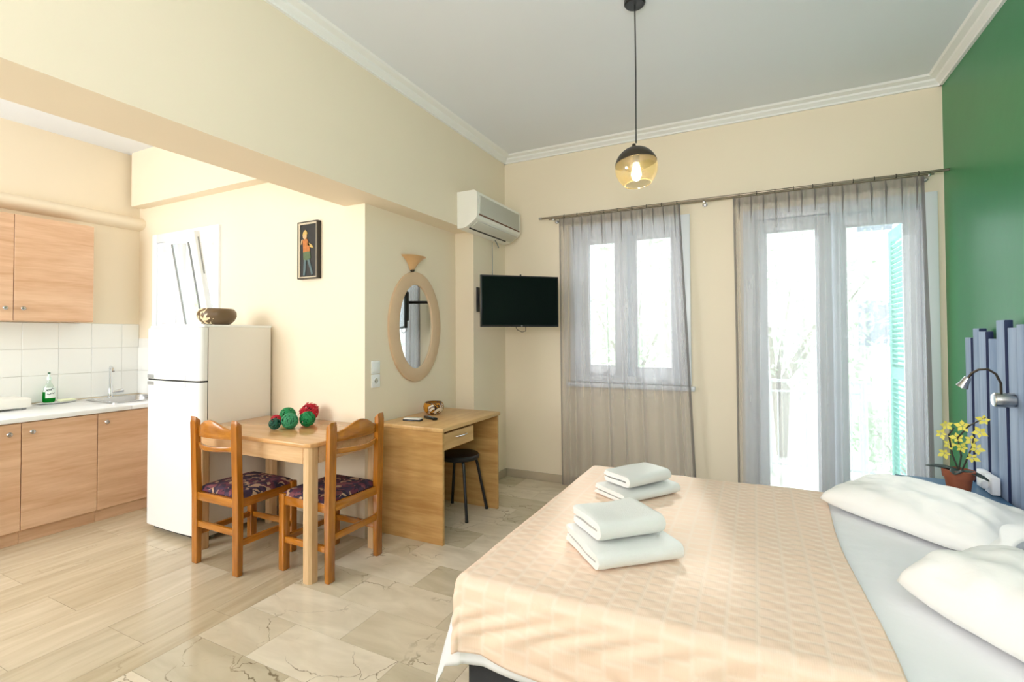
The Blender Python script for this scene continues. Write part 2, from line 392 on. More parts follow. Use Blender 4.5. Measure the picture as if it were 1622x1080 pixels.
def thing(name, label, cat, loc=(0, 0, 0), group=None, rz=0):
    o = bpy.data.objects.new(name, None); COL.objects.link(o); o.location = loc; o.rotation_euler = (0, 0, rz)
    o.empty_display_size = 0.1
    return tag(o, label, cat, group)
def struct(name, mb, m, smooth=False):
    o = mb.build(name, m, smooth=smooth); o['kind'] = 'structure'; return o
def sroot(name, loc):
    o = bpy.data.objects.new(name, None); COL.objects.link(o); o.location = loc; o['kind'] = 'structure'; return o

# ------------------------------------------------------------------ room dimensions
XW, XM, XG, XK = -2.22, -2.41, 1.19, -5.23
YB, YM, YP, YF = 4.326, 2.567, 3.712, -1.5
ZC, ZK, ZB = 3.165, 3.10, 2.31

# ---- floor: screed + individual slabs
fl = struct('floor', MB().box(XK-0.1, XG+0.1, YF-0.1, YM+0.1, -0.12, -0.004).box(XM-0.02, XG+0.1, YM+0.1, YB+0.1, -0.12, -0.004), GROUT)
_cache = {}
def slab(x0, x1, y0, y1, m):
    x0 += 0.0008; x1 -= 0.0008; y0 += 0.0008; y1 -= 0.0008
    k = (round(x1-x0, 3), round(y1-y0, 3), m.name)
    if k not in _cache:
        o = MB().box(-(x1-x0)/2, (x1-x0)/2, -(y1-y0)/2, (y1-y0)/2, -0.012, 0).build('floor_tile', m, fl)
        _cache[k] = o.data
    else:
        o = bpy.data.objects.new('floor_tile', _cache[k]); COL.objects.link(o); o.parent = fl
    o.location = ((x0+x1)/2, (y0+y1)/2, 0)
pitch = 0.2655; y = 1.66-pitch*12; row = 0
while y < YB:
    y0, y1 = max(y, YF), min(y+pitch, YB)
    if y1-y0 > 0.02:
        xs = -2.33; first = 0.62 if row % 2 == 0 else 0.34
        lim = XM if y0 >= YM-0.01 else -2.33
        x = lim; nx = -2.33+first
        while x < XG-0.02:
            x1 = min(nx, XG)
            slab(x, x1, y0, y1, MARBLE); x = x1; nx = x+0.62
    y += pitch; row += 1
k = 0; x = -2.48
yy = YF
while yy < YM-0.01:                                  # threshold strip under the beam
    y1 = min(yy+1.02, YM); slab(-2.48, -2.33, yy, y1, MARBLE_L); yy = y1
while x > XK+0.02:
    x0 = max(x-0.305, XK); yy = YF-(0.45 if k % 2 else 0.1)
    while yy < YM-0.01:
        a, b_ = max(yy, YF), min(yy+0.95, YM)
        if b_-a > 0.02: slab(x0, x, a, b_, MARBLE_L)
        yy += 0.95
    x = x0; k += 1

# ---- walls
WB0, WB1 = YB, YB+0.24
WX0, WX1, WZ0, WZ1 = -1.50, -0.50, 0.99, 2.36         # window opening
DX0, DX1, DZ1 = -0.02, 1.12, 2.33                     # french door opening
b = MB()
b.box(XM-0.15, WX0, WB0, WB1, 0, ZC+0.1).box(WX0, WX1, WB0, WB1, 0, WZ0).box(WX0, WX1, WB0, WB1, WZ1, ZC+0.1)
b.box(WX1, DX0, WB0, WB1, 0, ZC+0.1).box(DX0, DX1, WB0, WB1, DZ1, ZC+0.1).box(DX1, XG+0.15, WB0, WB1, 0, ZC+0.1)
struct('wall_back', b, WALL)
struct('wall_right', MB().box(XG, XG+0.15, YF-0.15, WB1, 0, ZC+0.1), GREEN)
struct('wall_left', MB().box(XM-0.15, XM, YM+0.16, YB, 0, ZB), WALL)
struct('wall_left_pier', MB().box(XM, XW, YP, YB, 0, ZB, 0.0), WALL)
struct('ceiling_beam', MB().box(-2.60, XW, YF, YM, ZB, ZC+0.05).box(-2.56, XW, YM, YB, ZB, ZC+0.05), WALL)
KX0, KX1, KZ0, KZ1 = -4.96, -4.02, 1.38, 2.30
b = MB()
b.box(XK-0.15, KX0, YM, YM+0.16, 0, ZK+0.05).box(KX0, KX1, YM, YM+0.16, 0, KZ0).box(KX0, KX1, YM, YM+0.16, KZ1, ZK+0.05).box(KX1, XM, YM, YM+0.16, 0, ZB).box(KX1, -2.60, YM, YM+0.16, ZB, ZK+0.05)
struct('wall_kitchen_back', b, WALL)
struct('kitchen_beam', MB().box(XK+0.06, -2.60, YM-0.10, YM, 2.60, ZK+0.02, 0.0), WALL)
struct('wall_kitchen_left', MB().box(XK-0.15, XK, YF-0.15, YM+0.16, 0, ZK+0.05), WALL)
struct('wall_front', MB().box(XK-0.15, XG+0.15, YF-0.15, YF, 0, ZC+0.1), WALL)
struct('ceiling', MB().box(XW-0.1, XG+0.1, YF-0.1, YB+0.1, ZC, ZC+0.12), CEIL)
struct('ceiling_kitchen', MB().box(XK-0.1, -2.55, YF-0.1, YM+0.1, ZK, ZK+0.12), CEIL)
# rounded plaster ledge that runs along the kitchen wall above the cabinets
prof = [(0, 2.395)]+[(0.11*math.sin(a), 2.455-0.06*math.cos(a)) for a in [PI*i/10 for i in range(11)]]+[(0, 2.515)]
b = MB(); b.prism([(XK+px_, pz_) for px_, pz_ in prof], YF, YM, 'XZ')
struct('trim_1', b, WALL, True)

# ---- cornice (stepped plaster), one run per wall
def cornice(name, p0, p1, inward):
    prof = [(0, 0), (0.018, 0.0), (0.02, 0.012), (0.045, 0.03), (0.05, 0.042), (0.085, 0.052), (0.095, 0.066), (0, 0.066)]
    b = MB(); p0 = Vector(p0); p1 = Vector(p1); d = (p1-p0).normalized(); n = Vector(inward)
    A = [b.bm.verts.new(p0+n*a+d*a*0+Vector((0, 0, c))) for a, c in prof]; B = [b.bm.verts.new(p1+n*a+Vector((0, 0, c))) for a, c in prof]
    for i in range(len(prof)):
        j = (i+1) % len(prof); b.bm.faces.new((A[i], A[j], B[j], B[i]))
    b.bm.faces.new(A[::-1]); b.bm.faces.new(B)
    return struct(name, b, CORN)
cornice('trim_2', (XW, YF, 3.10), (XW, YB, 3.10), (1, 0, 0))
cornice('trim_3', (XW, YB, 3.10), (XG, YB, 3.10), (0, -1, 0))
cornice('trim_4', (XG, YF, 3.10), (XG, YB, 3.10), (-1, 0, 0))
# ---- skirting
struct('baseboard_back', MB().box(XW+0.012, DX0-0.06, YB-0.012, YB, 0, 0.075, 0.002, 1).box(DX1+0.04, XG-0.012, YB-0.012, YB, 0, 0.075, 0.002, 1), SKIRT)
struct('baseboard_left', MB().box(XM, XM+0.012, YM+0.001, YP, 0, 0.075, 0.002, 1).box(XM+0.012, XW, YP-0.012, YP, 0, 0.075, 0.002, 1).box(XW, XW+0.012, YP-0.012, YB, 0, 0.075, 0.002, 1), SKIRT)
struct('baseboard_right', MB().box(XG-0.012, XG, YF, YB, 0, 0.075, 0.002, 1), SKIRT)
struct('baseboard_kitchen', MB().box(-4.4, XM+0.012, YM-0.012, YM, 0, 0.09, 0.002, 1), SKIRT)

# ---- kitchen wall tiles
tb = struct('trim_5', MB().box(XK, XK+0.004, 0.0, YM, 0.86, 1.51).box(XK+0.004, -3.98, YM-0.004, YM, 0.86, 1.375), TGROUT)
tb['kind'] = 'structure'
def place_tile(me, loc, rz):
    o = bpy.data.objects.new('wall_tile', me); COL.objects.link(o); o.parent = tb; o.location = loc; o.rotation_euler = (0, 0, rz)
t0 = MB().box(0, 0.006, 0.001, 0.227, 0.001, 0.2145, 0.0015, 1).build('wall_tile', TILEW, tb); tme = t0.data
t0.location = (XK+0.004, YM-0.142-0.228, 0.862)
for r_ in range(3):
    for c_ in range(11):
        yy = YM-0.142-0.228*(c_+1)
        if yy < 0: continue
        if r_ == 0 and c_ == 0: continue
        place_tile(tme, (XK+0.004, yy, 0.862+0.216*r_), 0)
hm = MB().box(0, 0.006, 0.001, 0.136, 0.001, 0.2145, 0.0015, 1).build('wall_tile', TILEW, tb); hm.location = (XK+0.004, YM-0.142, 0.862)
for r_ in (1, 2): place_tile(hm.data, (XK+0.004, YM-0.142, 0.862+0.216*r_), 0)
for r_ in range(2):
    for c_ in range(5):
        place_tile(tme, (XK+0.010+0.228*c_, YM-0.004, 0.862+0.216*r_), -PI/2)

# ------------------------------------------------------------------ windows
def sash(parent, x0, x1, z0, z1, y0, d, st=0.085, bot=None, name='sash'):
    bot = bot or st
    b = MB(); b.box(x0, x0+st, y0, y0+d, z0, z1, 0.006).box(x1-st, x1, y0, y0+d, z0, z1, 0.006)
    b.box(x0+st, x1-st, y0, y0+d, z1-st, z1, 0.006).box(x0+st, x1-st, y0, y0+d, z0, z0+bot, 0.006)
    s_ = part(b, name, PVC, parent, True)
    part(MB().box(x0+st-0.01, x1-st+0.01, y0+d*0.45, y0+d*0.55, z0+bot-0.01, z1-st+0.01), 'pane', GLASS, s_)
    g = 0.012
    b = MB(); b.box(x0+st, x0+st+g, y0-0.001, y0+d*0.4, z0+bot, z1-st).box(x1-st-g, x1-st, y0-0.001, y0+d*0.4, z0+bot, z1-st).box(x0+st, x1-st, y0, y0+d*0.4, z1-st-g, z1-st).box(x0+st, x1-st, y0, y0+d*0.4, z0+bot, z0+bot+g)
    part(b, 'glazing_bead', PVC, s_)
    return s_
w1 = sroot('window_1', ((WX0+WX1)/2, YB, WZ0))
b = MB(); f = 0.05
b.box(WX0-0.03, WX0+f, YB-0.02, YB+0.12, WZ0-0.03, WZ1+0.04, 0.004).box(WX1-f, WX1+0.03, YB-0.02, YB+0.12, WZ0-0.03, WZ1+0.04, 0.004)
b.box(WX0+f, WX1-f, YB-0.02, YB+0.12, WZ1-f, WZ1+0.04, 0.004).box(WX0+f, WX1-f, YB-0.02, YB+0.12, WZ0-0.03, WZ0+0.03, 0.004)
part(b, 'window_frame', PVC, w1, True)
sash(w1, -1.45, -1.00, 1.005, 2.325, YB-0.010, 0.05, 0.10)
sash(w1, -1.02, -0.54, 1.005, 2.325, YB+0.045, 0.05, 0.085)
part(MB().box(WX0-0.06, WX1+0.06, YB-0.06, YB, WZ0-0.075, WZ0-0.035, 0.008), 'window_sill', PVC, w1, True)
part(MB().box(-1.03, -0.99, YB-0.022, YB-0.008, 1.55, 1.70, 0.004).tube([(-1.01, YB-0.02, 1.62), (-1.01, YB-0.05, 1.62), (-1.01, YB-0.055, 1.52)], 0.008, 8), 'window_handle', WHITE, w1, True)

w2 = sroot('window_2', ((DX0+DX1)/2, YB, 0))
b = MB()
b.box(DX0-0.05, DX0+0.04, YB-0.02, YB+0.14, 0.0, DZ1+0.04, 0.004).box(DX1-0.05, DX1+0.03, YB-0.02, YB+0.14, 0.0, DZ1+0.04, 0.004)
b.box(DX0+0.04, DX1-0.05, YB-0.02, YB+0.14, DZ1-0.04, DZ1+0.04, 0.004).box(DX0+0.04, DX1-0.05, YB-0.02, YB+0.14, 0.0, 0.03, 0.004)
part(b, 'door_frame', PVC, w2, True)
sash(w2, -0.005, 0.53, 0.03, 2.285, YB-0.012, 0.05, 0.095, 0.16, 'door_leaf')
sash(w2, 0.53, 1.07, 0.03, 2.285, YB+0.055, 0.05, 0.09, 0.16, 'door_leaf')

w3 = sroot('window_3', ((KX0+KX1)/2, YM, KZ0))
b = MB()
b.box(KX0-0.02, KX0+0.05, YM-0.02, YM+0.07, KZ0-0.02, KZ1+0.03, 0.003).box(KX1-0.05, KX1+0.02, YM-0.02, YM+0.07, KZ0-0.02, KZ1+0.03, 0.003)
b.box(KX0+0.05, KX1-0.05, YM-0.02, YM+0.07, KZ1-0.05, KZ1+0.03, 0.003).box(KX0+0.05, KX1-0.05, YM-0.02, YM+0.07, KZ0-0.02, KZ0+0.05, 0.003)
b.box(-4.53, -4.47, YM-0.01, YM+0.06, KZ0+0.05, KZ1-0.05, 0.003)
part(b, 'window_frame', PVC, w3, True)
sash(w3, -4.91, -4.53, KZ0+0.05, KZ1-0.05, YM-0.01, 0.05, 0.085)
# right sash tilted into the room from its bottom edge
ts = bpy.data.objects.new('tilted_sash', None)
sx0, sx1, sz0, sz1, st = -4.49, -4.07, KZ0+0.04, KZ1-0.03, 0.085
Rm = Matrix.Rotation(math.radians(10), 3, 'X')
def tiltbox(b, x0, x1, y0, y1, z0, z1): b.box(x0, x1, y0, y1, z0, z1, 0.004, 2, Rm, (0, YM-0.005, sz0))
b = MB()
for a in ((sx0, sx0+st, YM-0.035, YM+0.015, sz0, sz1), (sx1-st, sx1, YM-0.035, YM+0.015, sz0, sz1), (sx0+st, sx1-st, YM-0.035, YM+0.015, sz1-st, sz1), (sx0+st, sx1-st, YM-0.035, YM+0.015, sz0, sz0+st)): tiltbox(b, *a)
s_ = part(b, 'tilted_sash', PVC, w3, True)
b = MB(); b.box(sx0+st-0.01, sx1-st+0.01, YM-0.012, YM-0.006, sz0+st-0.01, sz1-st+0.01, 0, 2, Rm, (0, YM-0.005, sz0)); part(b, 'pane', GLASS, s_)
b = MB()
for xx in (sx0+st+0.005, sx1-st-0.013): b.box(xx, xx+0.008, YM-0.042, YM-0.03, sz0+st, sz1-st, 0, 2, Rm, (0, YM-0.005, sz0))
part(b, 'gasket', GREY, s_)
b = MB().box(sx1-0.001, sx1+0.004, YM-0.012, YM-0.002, sz1-0.35, sz1-0.05, 0, 2, Rm, (0, YM-0.005, sz0)); part(b, 'window_stay', GREY, s_)

# ------------------------------------------------------------------ outdoors
struct('ground', MB().box(-14, 14, YB+2.6, 30, -0.6, -0.4), PAVE)
struct('ground_side', MB().box(-14, XM-0.2, YM+0.3, YB+2.6, -0.6, -0.4), PAVE)
tag(MB().box(-2.3, 2.6, WB1, 5.75, -0.16, -0.02).build('balcony_slab', PAVE), 'pale paved balcony floor outside the glazed door', 'balcony')
rl = thing('balcony_railing', 'pale balcony railing with thin upright bars beyond the glazed door', 'railing', (0.3, 5.68, -0.02))
part(MB().box(-2.2, 2.5, 5.65, 5.70, 0.90, 0.93, 0.005).box(-2.2, 2.5, 5.665, 5.685, 0.80, 0.82), 'top_rail', PVC, rl)
part(MB().box(-2.2, 2.5, 5.665, 5.685, 0.06, 0.08), 'bottom_rail', PVC, rl)
for i in range(7):
    x = -2.2+i*0.78
    part(MB().box(x-0.02, x+0.02, 5.655, 5.695, -0.02, 0.90), 'post', PVC, rl)
pic = MB()
for i in range(38): pic.box(-2.15+i*0.124, -2.138+i*0.124, 5.669, 5.681, 0.08, 0.80)
part(pic, 'bar', PVC, rl)
def shutter(x, y0, y1, label):
    t = thing('shutter', label, 'shutter', (x, y0, 0.02), 'shutters folded out of the door opening')
    d = 0.04
    b = MB(); st = 0.07
    for ya, yb in ((y0, y0+st), (y1-st, y1)): b.box(x, x+d, ya, yb, 0.02, 2.28, 0.003)
    for za, zb in ((0.02, 0.14), (1.0, 1.10), (2.18, 2.28)): b.box(x, x+d, y0+st, y1-st, za, zb, 0.003)
    part(b, 'shutter_frame', MINT, t)
    me = None
    for zz in [0.16+0.042*i for i in range(20)]+[1.12+0.042*i for i in range(25)]:
        if me is None:
            o = MB().box(-0.022, 0.022, y0+st-y0, y1-st-y0, -0.004, 0.004, 0, 2, Matrix.Rotation(0.7, 3, 'Y')).build('louvre', MINT, t); me = o.data
        else:
            o = bpy.data.objects.new('louvre', me); COL.objects.link(o); o.parent = t
        o.location = (d/2, 0, zz-0.02)
shutter(1.07, WB1+0.01, WB1+0.74, 'mint green louvred shutter folded open outside right door pane')
def leafball(b, c, r, n, s, sq=1.0):
    for _ in range(n):
        d = Vector((random.gauss(0, 1), random.gauss(0, 1), random.gauss(0, 1))).normalized()*r*random.uniform(0.45, 1)
        d.z *= sq; p = Vector(c)+d
        a = Vector((random.gauss(0, 1), random.gauss(0, 1), random.gauss(0, 1))).normalized(); e = a.orthogonal().normalized()
        l = s*random.uniform(0.7, 1.3)
        vs = [b.bm.verts.new(p+q) for q in (a*l, e*l*0.35, -a*l, -e*l*0.35)]; b.bm.faces.new(vs)
def plant(name, label, cat, x, y, h, r, z0, n=900, s=0.06, trunk=True, sq=1.0, lean=0.0):
    t = thing(name, label, cat, (x, y, z0))
    cz = z0+h-r*sq*0.8
    b = MB()
    for i in range(4):
        a = i*PI/2+0.4
        b.tube([(x, y, z0), (x+0.1*math.cos(a), y+0.1*math.sin(a), z0+(cz-z0)*0.5), (x+lean+r*0.6*math.cos(a), y+r*0.6*math.sin(a), cz+r*0.2)], [0.05*h/3+0.01, 0.03*h/3+0.006, 0.008], 6)
    part(b, 'trunk' if trunk else 'stem', BARK, t, True)
    b = MB(); leafball(b, (x+lean, y, cz), r, n, s, sq); part(b, 'foliage', FOIL, t, fixn=False)['kind'] = 'stuff'
plant('garden_bush', 'leafy green bush low beyond the balcony right of door', 'bush', 1.55, 6.9, 1.0, 0.62, -0.4, 900, 0.06, False, 0.8)
plant('tree', 'tall green tree seen through the left door pane', 'tree', 0.35, 8.2, 3.6, 1.15, -0.4, 1300, 0.08, True, 1.4, 0.45)
plant('palm_like_tree', 'feathery tree seen through the window left of door', 'tree', -1.9, 8.6, 3.3, 1.3, -0.4, 900, 0.12)
plant('kitchen_tree', 'green tree outside the tilted kitchen window', 'tree', -6.85, 4.2, 3.5, 1.0, -0.4, 1400, 0.07)
bd = thing('neighbouring_house', 'pale rendered house with small windows across the garden', 'building', (3.5, 15, -0.4))
b = MB(); b.box(0.6, 8, 14.5, 20, -0.4, 6.2); part(b, 'wall', FACADE, bd)
part(MB().box(0.4, 8.2, 14.3, 20.2, 6.2, 6.45), 'roof', FACADE, bd)
for xx in (2.2, 4.4):
    for zz in (1.0, 3.8):
        wf = part(MB().box(xx, xx+0.9, 14.44, 14.5, zz, zz+1.3, 0.01), 'window', PVC, bd)
        part(MB().box(xx+0.1, xx+0.8, 14.43, 14.46, zz+0.1, zz+1.2), 'pane', mat('house_glass', c3(150, 160, 168), 0.1), wf)

# ------------------------------------------------------------------ curtains
def curtain(name, label, x0, x1, b0, b1, z1, z0, n, seed, tight=()):
    t = thing(name, label, 'curtain', ((x0+x1)/2, 4.215, z0))
    rnd = random.Random(seed); ph = [rnd.uniform(0, 6.28) for _ in range(6)]
    yc = 4.215
    def fn(u, v, za=z0, zb=z1):
        z = za+(zb-za)*v; h = (z-z0)/(z1-z0)
        uu = u+0.010*math.sin(6.28*2.5*u+ph[0])*(1-h)
        X = (x0+(x1-x0)*uu)*h+(b0+(b1-b0)*uu)*(1-h)
        head = max(0, (h-0.88)/0.12)
        low = min(1, (1-h)*2.2)
        y = 0.011*math.sin(6.28*n*u+ph[1])*(0.5+0.5*head)
        y += 0.026*math.sin(6.28*n*0.5*u+ph[2]+0.8*math.sin(6.28*1.3*u+ph[3]))*(0.25+0.75*low)
        y += 0.006*math.sin(6.28*n*0.77*u+ph[4]+h*1.5)*low
        e = max(0, 1-min(u, 1-u)/0.05); y += 0.02*e*math.sin(u*900)*0.5
        X += 0.008*math.cos(6.28*n*0.5*u+ph[2])*low
        if h > 0.955: y *= 1-0.4*(h-0.955)/0.045
        return Vector((X, yc+y, z))
    zh = z1-0.065
    o = part(MB().grid(lambda u, v: fn(u, v, z0, zh), 420, 36), 'sheer_cloth', CURT, t, True, angle=None, fixn=False)
    part(MB().grid(lambda u, v: fn(u, v, zh, z1), 420, 3), 'header_tape', CURTH, t, True, angle=None, fixn=False)
    # stitched edge hems
    for u0, u1 in ((0.0, 0.014), (0.986, 1.0)):
        part(MB().grid(lambda u, v: fn(u0+(u1-u0)*u, v, z0, z1)+Vector((0, -0.003, 0)), 4, 36), 'side_hem', CURTH, t, True, angle=None, fixn=False)
    # pinch pleats
    k = int(n*0.8)
    b = MB()
    for i in range(k):
        u = (i+0.5)/k; p = fn(u, 1.0)
        q = fn(u, (z1-0.24*rnd.uniform(0.6, 1.2)-z0)/(z1-z0))
        b.tube([(p.x, p.y-0.006, p.z), (p.x+0.002, p.y-0.014, p.z-0.05), (q.x, q.y-0.004, q.z)], [0.003, 0.007, 0.001], 5)
    part(b, 'pleat', CURTH, t, True)
    return t
curtain('sheer_curtain', 'grey sheer curtain hanging over the left window', -1.60, -0.535, -1.60, -0.415, 2.462, 0.02, 15, 3)
curtain('sheer_curtain', 'wide grey sheer curtain over the glazed door', -0.135, 1.055, -0.135, 1.075, 2.462, 0.02, 18, 11)
rd = thing('curtain_rod', 'long thin metal curtain rod spanning the window wall', 'curtain rod', (-0.3, 4.23, 2.485))
part(MB().tube([(-1.775, 4.215, 2.484), (1.188, 4.215, 2.484)], 0.0095, 12), 'pole', RODM, rd, True)
part(MB().tube([(-1.72, 4.26, 2.478), (1.12, 4.26, 2.478)], 0.006, 10), 'rear_pole', RODM, rd, True)
part(MB().tube([(-1.80, 4.215, 2.484), (-1.77, 4.215, 2.484)], 0.012, 12), 'end_cap', STEEL, rd, True)
for xx in (-1.66, -0.35, 1.085):
    part(MB().box(xx-0.008, xx+0.008, 4.21, YB-0.004, 2.455, 2.473, 0.003).lathe([(0, 0), (0.02, 0), (0.02, 0.006), (0, 0.006)], (xx, YB, 2.464), 16, (0, -1, 0)), 'bracket', STEEL, rd, True)
for i in range(9):
    part(MB().tube([(-1.55+i*0.124+0.013*math.cos(a)*0, 4.215+0.013*math.cos(a), 2.483+0.013*math.sin(a)) for a in [2*PI*k/14 for k in range(14)]], 0.0028, 5, True), 'ring', RINGM, rd, True)
for i in range(10):
    part(MB().tube([(-0.09+i*0.124, 4.215+0.013*math.cos(a), 2.483+0.013*math.sin(a)) for a in [2*PI*k/14 for k in range(14)]], 0.0028, 5, True), 'ring', RINGM, rd, True)

# ------------------------------------------------------------------ pendant lamp
PX, PY = -0.545, 2.585
pl = thing('pendant_lamp', 'black and amber glass globe pendant hanging from the ceiling', 'lamp', (PX, PY, ZC))
part(MB().lathe([(0, 0), (0.055, 0), (0.055, -0.022), (0.048, -0.03), (0, -0.03)], (PX, PY, ZC), 32), 'ceiling_rose', BLACKM, pl, True)
GZ = 2.265; GR = 0.112
part(MB().tube([(PX, PY, ZC-0.03), (PX+0.002, PY, 2.8), (PX, PY, GZ+GR+0.02)], 0.0035, 8), 'cord', BLACKM, pl, True)
ax = Vector((-0.10, 0.03, 1)).normalized()
dome = [(GR*math.sin(a), GR*math.cos(a)) for a in [math.radians(d) for d in (9, 15, 22, 30, 38, 46, 54, 62, 70, 76)]]
part(MB().lathe([(0, GR+0.022), (0.008, GR+0.02), (0.013, GR+0.003)]+dome+[(r-0.003, z) for r, z in dome[::-1]]+[(0, GR-0.005)], (PX, PY, GZ), 40, ax), 'metal_dome', BRONZE, pl, True)
gl = [(GR*0.985*math.sin(math.radians(d)), GR*0.985*math.cos(math.radians(d))) for d in range(76, 146, 6)]
part(MB().lathe(gl+[(r-0.003, z+0.001) for r, z in gl[::-1]]+[gl[0]], (PX, PY, GZ), 40, ax), 'glass_shade', AMBER, pl, True)
rr = gl[-1]
RM = Vector((0, 0, 1)).rotation_difference(ax).to_matrix()
part(MB().tube([RM @ Vector((rr[0]*math.cos(a), rr[0]*math.sin(a), rr[1]))+Vector((PX, PY, GZ)) for a in [2*PI*k/36 for k in range(36)]], 0.003, 6, True), 'shade_rim', glassy('glass_rim', (1, .96, .86, 1), 0.35, 0.05, c3(255, 240, 200), 0.4), pl, True)
part(MB().lathe([(0, 0.07), (0.018, 0.07), (0.018, 0.03), (0.014, 0.025), (0, 0.025)], (PX, PY, GZ), 20), 'bulb_holder', BLACKM, pl, True)
BULB = mat('lit_bulb', c3(255, 236, 190), 0.3, emit=((1.0, 0.80, 0.48, 1), 26))
part(MB().lathe([(0.0, 0.03), (0.014, 0.028), (0.017, 0.01), (0.025, -0.02), (0.026, -0.04), (0.018, -0.062), (0, -0.07)], (PX, PY, GZ), 20), 'bulb', BULB, pl, True)

# ------------------------------------------------------------------ refrigerator
FX0, FX1, FY0, FY1, FZ = -3.975, -3.335, 1.997, 2.540, 1.470
fr = thing('refrigerator', 'white two-door refrigerator standing between counter and table', 'refrigerator', ((FX0+FX1)/2, (FY0+FY1)/2, 0))
part(MB().box(FX0+0.005, FX1, FY0+0.062, FY1, 0.03, FZ-0.012, 0.006), 'body', FRIDGES, fr, True)
part(MB().box(FX0, FX1+0.003, FY0+0.03, FY1+0.003, FZ-0.018, FZ, 0.005), 'top_cover', FRIDGE, fr, True)
def fdoor(z0, z1, name):
    n = 14; pts = []
    r = 0.045
    for i in range(n+1):
        a = PI/2*i/n; pts.append((FX1-r+r*math.sin(a), FY0+0.0+r-r*math.cos(a)))
    left = [(FX0+r-r*math.sin(PI/2*i/n), FY0+r-r*math.cos(PI/2*i/n)) for i in range(n, -1, -1)]
    # slightly bowed front
    mid = [(FX0+r+(FX1-FX0-2*r)*i/12, FY0-0.010*math.sin(PI*i/12)) for i in range(1, 12)]
    poly = [(FX0, FY0+0.056)]+left+mid+pts+[(FX1, FY0+0.056)]
    return part(MB().prism(poly, z0, z1), name, FRIDGE, fr, True)
d_top = fdoor(1.088, FZ-0.020, 'freezer_door'); d_low = fdoor(0.045, 1.076, 'fridge_door')
part(MB().box(FX0+0.01, FX1-0.01, FY0+0.015, FY0+0.05, 1.074, 1.090), 'door_gap', DARK, fr)
part(MB().box(FX0+0.01, FX1-0.003, FY0+0.054, FY0+0.064, 0.05, FZ-0.025), 'door_seal', DARK, fr)
part(MB().box(FX0+0.05, FX1-0.14, FY0-0.012, FY0+0.01, 1.090, 1.122, 0.005), 'handle_trim', WHITE, d_top, True)
part(MB().box(FX0+0.05, FX1-0.14, FY0-0.012, FY0+0.01, 1.042, 1.074, 0.005), 'handle_trim', WHITE, d_low, True)
part(MB().box(FX0+0.055, FX0+0.13, FY0-0.016, FY0-0.008, 1.094, 1.118, 0.003), 'badge', GREY, d_top)
part(MB().box(FX0+0.055, FX0+0.13, FY0-0.016, FY0-0.008, 1.046, 1.070, 0.003), 'badge', GREY, d_low)
part(MB().box(FX0+0.03, FX1-0.02, FY0+0.05, FY0+0.09, 0.0, 0.045), 'plinth', DARK, fr)
for xx in (FX0+0.05, FX1-0.05):
    for yy in (FY0+0.12, FY1-0.05):
        part(MB().lathe([(0, 0), (0.02, 0), (0.02, 0.032), (0, 0.032)], (xx, yy, 0), 12), 'foot', GREY, fr, True)
part(MB().box(FX1-0.03, FX1+0.001, FY0+0.045, FY0+0.075, FZ-0.016, FZ+0.004, 0.002), 'hinge', GREY, fr, True)

bw = thing('patterned_bowl', 'brown bowl with cream swirls standing on top of the refrigerator', 'bowl', (-3.545, 2.25, FZ+0.001))
BOWLM = splotch('brown_bowl_glaze', c3(106, 84, 58), c3(236, 216, 176), c3(236, 216, 176), 13, 0.62, 0.35, (-1.5, -0.7, 0))
prof = [(0, 0), (0.06, 0), (0.085, 0.008), (0.108, 0.03), (0.122, 0.058), (0.120, 0.085), (0.105, 0.105), (0.099, 0.108), (0.093, 0.104), (0.108, 0.082), (0.108, 0.055), (0.08, 0.02), (0, 0.014)]
MB().lathe([(r*1.05, z*1.12) for r, z in prof], (0, 0, 0), 48).build('bowl_body', BOWLM, bw, True)

# ------------------------------------------------------------------ kitchen lower cabinets
CX = -4.42
ctz0, ctz1 = 0.818, 0.850
cuts = [0.62, 1.05, 1.478, 1.904, 2.325, 2.56]
def knob(b, x, y, z):
    b.lathe([(0, 0), (0.006, 0), (0.006, 0.012), (0.014, 0.017), (0.016, 0.024), (0.012, 0.030), (0, 0.032)], (x, y, z), 16, (1, 0, 0)); return b
lab = {0: 'beech base cabinet at the left edge of the photo, far left of the counter', 1: 'beech base cabinet left of the wide middle one, knob at its right',
       2: 'middle beech base cabinet under dish soap and tray', 3: 'beech base cabinet under the sink, next to the refrigerator', 4: 'narrow end base cabinet hidden behind the refrigerator'}
for i in range(5):
    y0, y1 = cuts[i], cuts[i+1]
    if i == 4: continue
    t = thing('base_cabinet', lab[i], 'cabinet', (CX-0.3, (y0+y1)/2, 0), 'beech base cabinets under the white counter')
    if i == 3:
        part(MB().box(XK+0.02, CX-0.02, y0+0.001, y1-0.001, 0.085, 0.70, 0).box(-4.60, CX-0.02, y0+0.001, y1-0.001, 0.70, ctz0), 'carcass', BEECHI, t)
    else: part(MB().box(XK+0.02, CX-0.02, y0+0.001, y1-0.001, 0.085, ctz0, 0), 'carcass', BEECHI, t)
    d = part(MB().box(CX-0.018, CX, y0+0.002, y1-0.002, 0.092, ctz0-0.008, 0.0015, 1), 'door', BEECH, t)
    ky = {0: y1-0.06, 1: y1-0.065, 2: y0+0.05, 3: y0+0.05}[i]
    part(knob(MB(), CX, ky, 0.745), 'knob', STEEL, d, True)
    part(MB().box(CX-0.045, CX-0.03, y0+0.001, y1-0.001, 0.0, 0.085), 'plinth', BEECH, t)
part_ = MB().box(XK+0.003, CX+0.02, 0.60, 2.118, ctz0, ctz1, 0.004).box(XK+0.003, -5.09, 2.118, YM-0.006, ctz0, ctz1).box(-4.66, CX+0.02, 2.118, YM-0.006, ctz0, ctz1, 0.004)
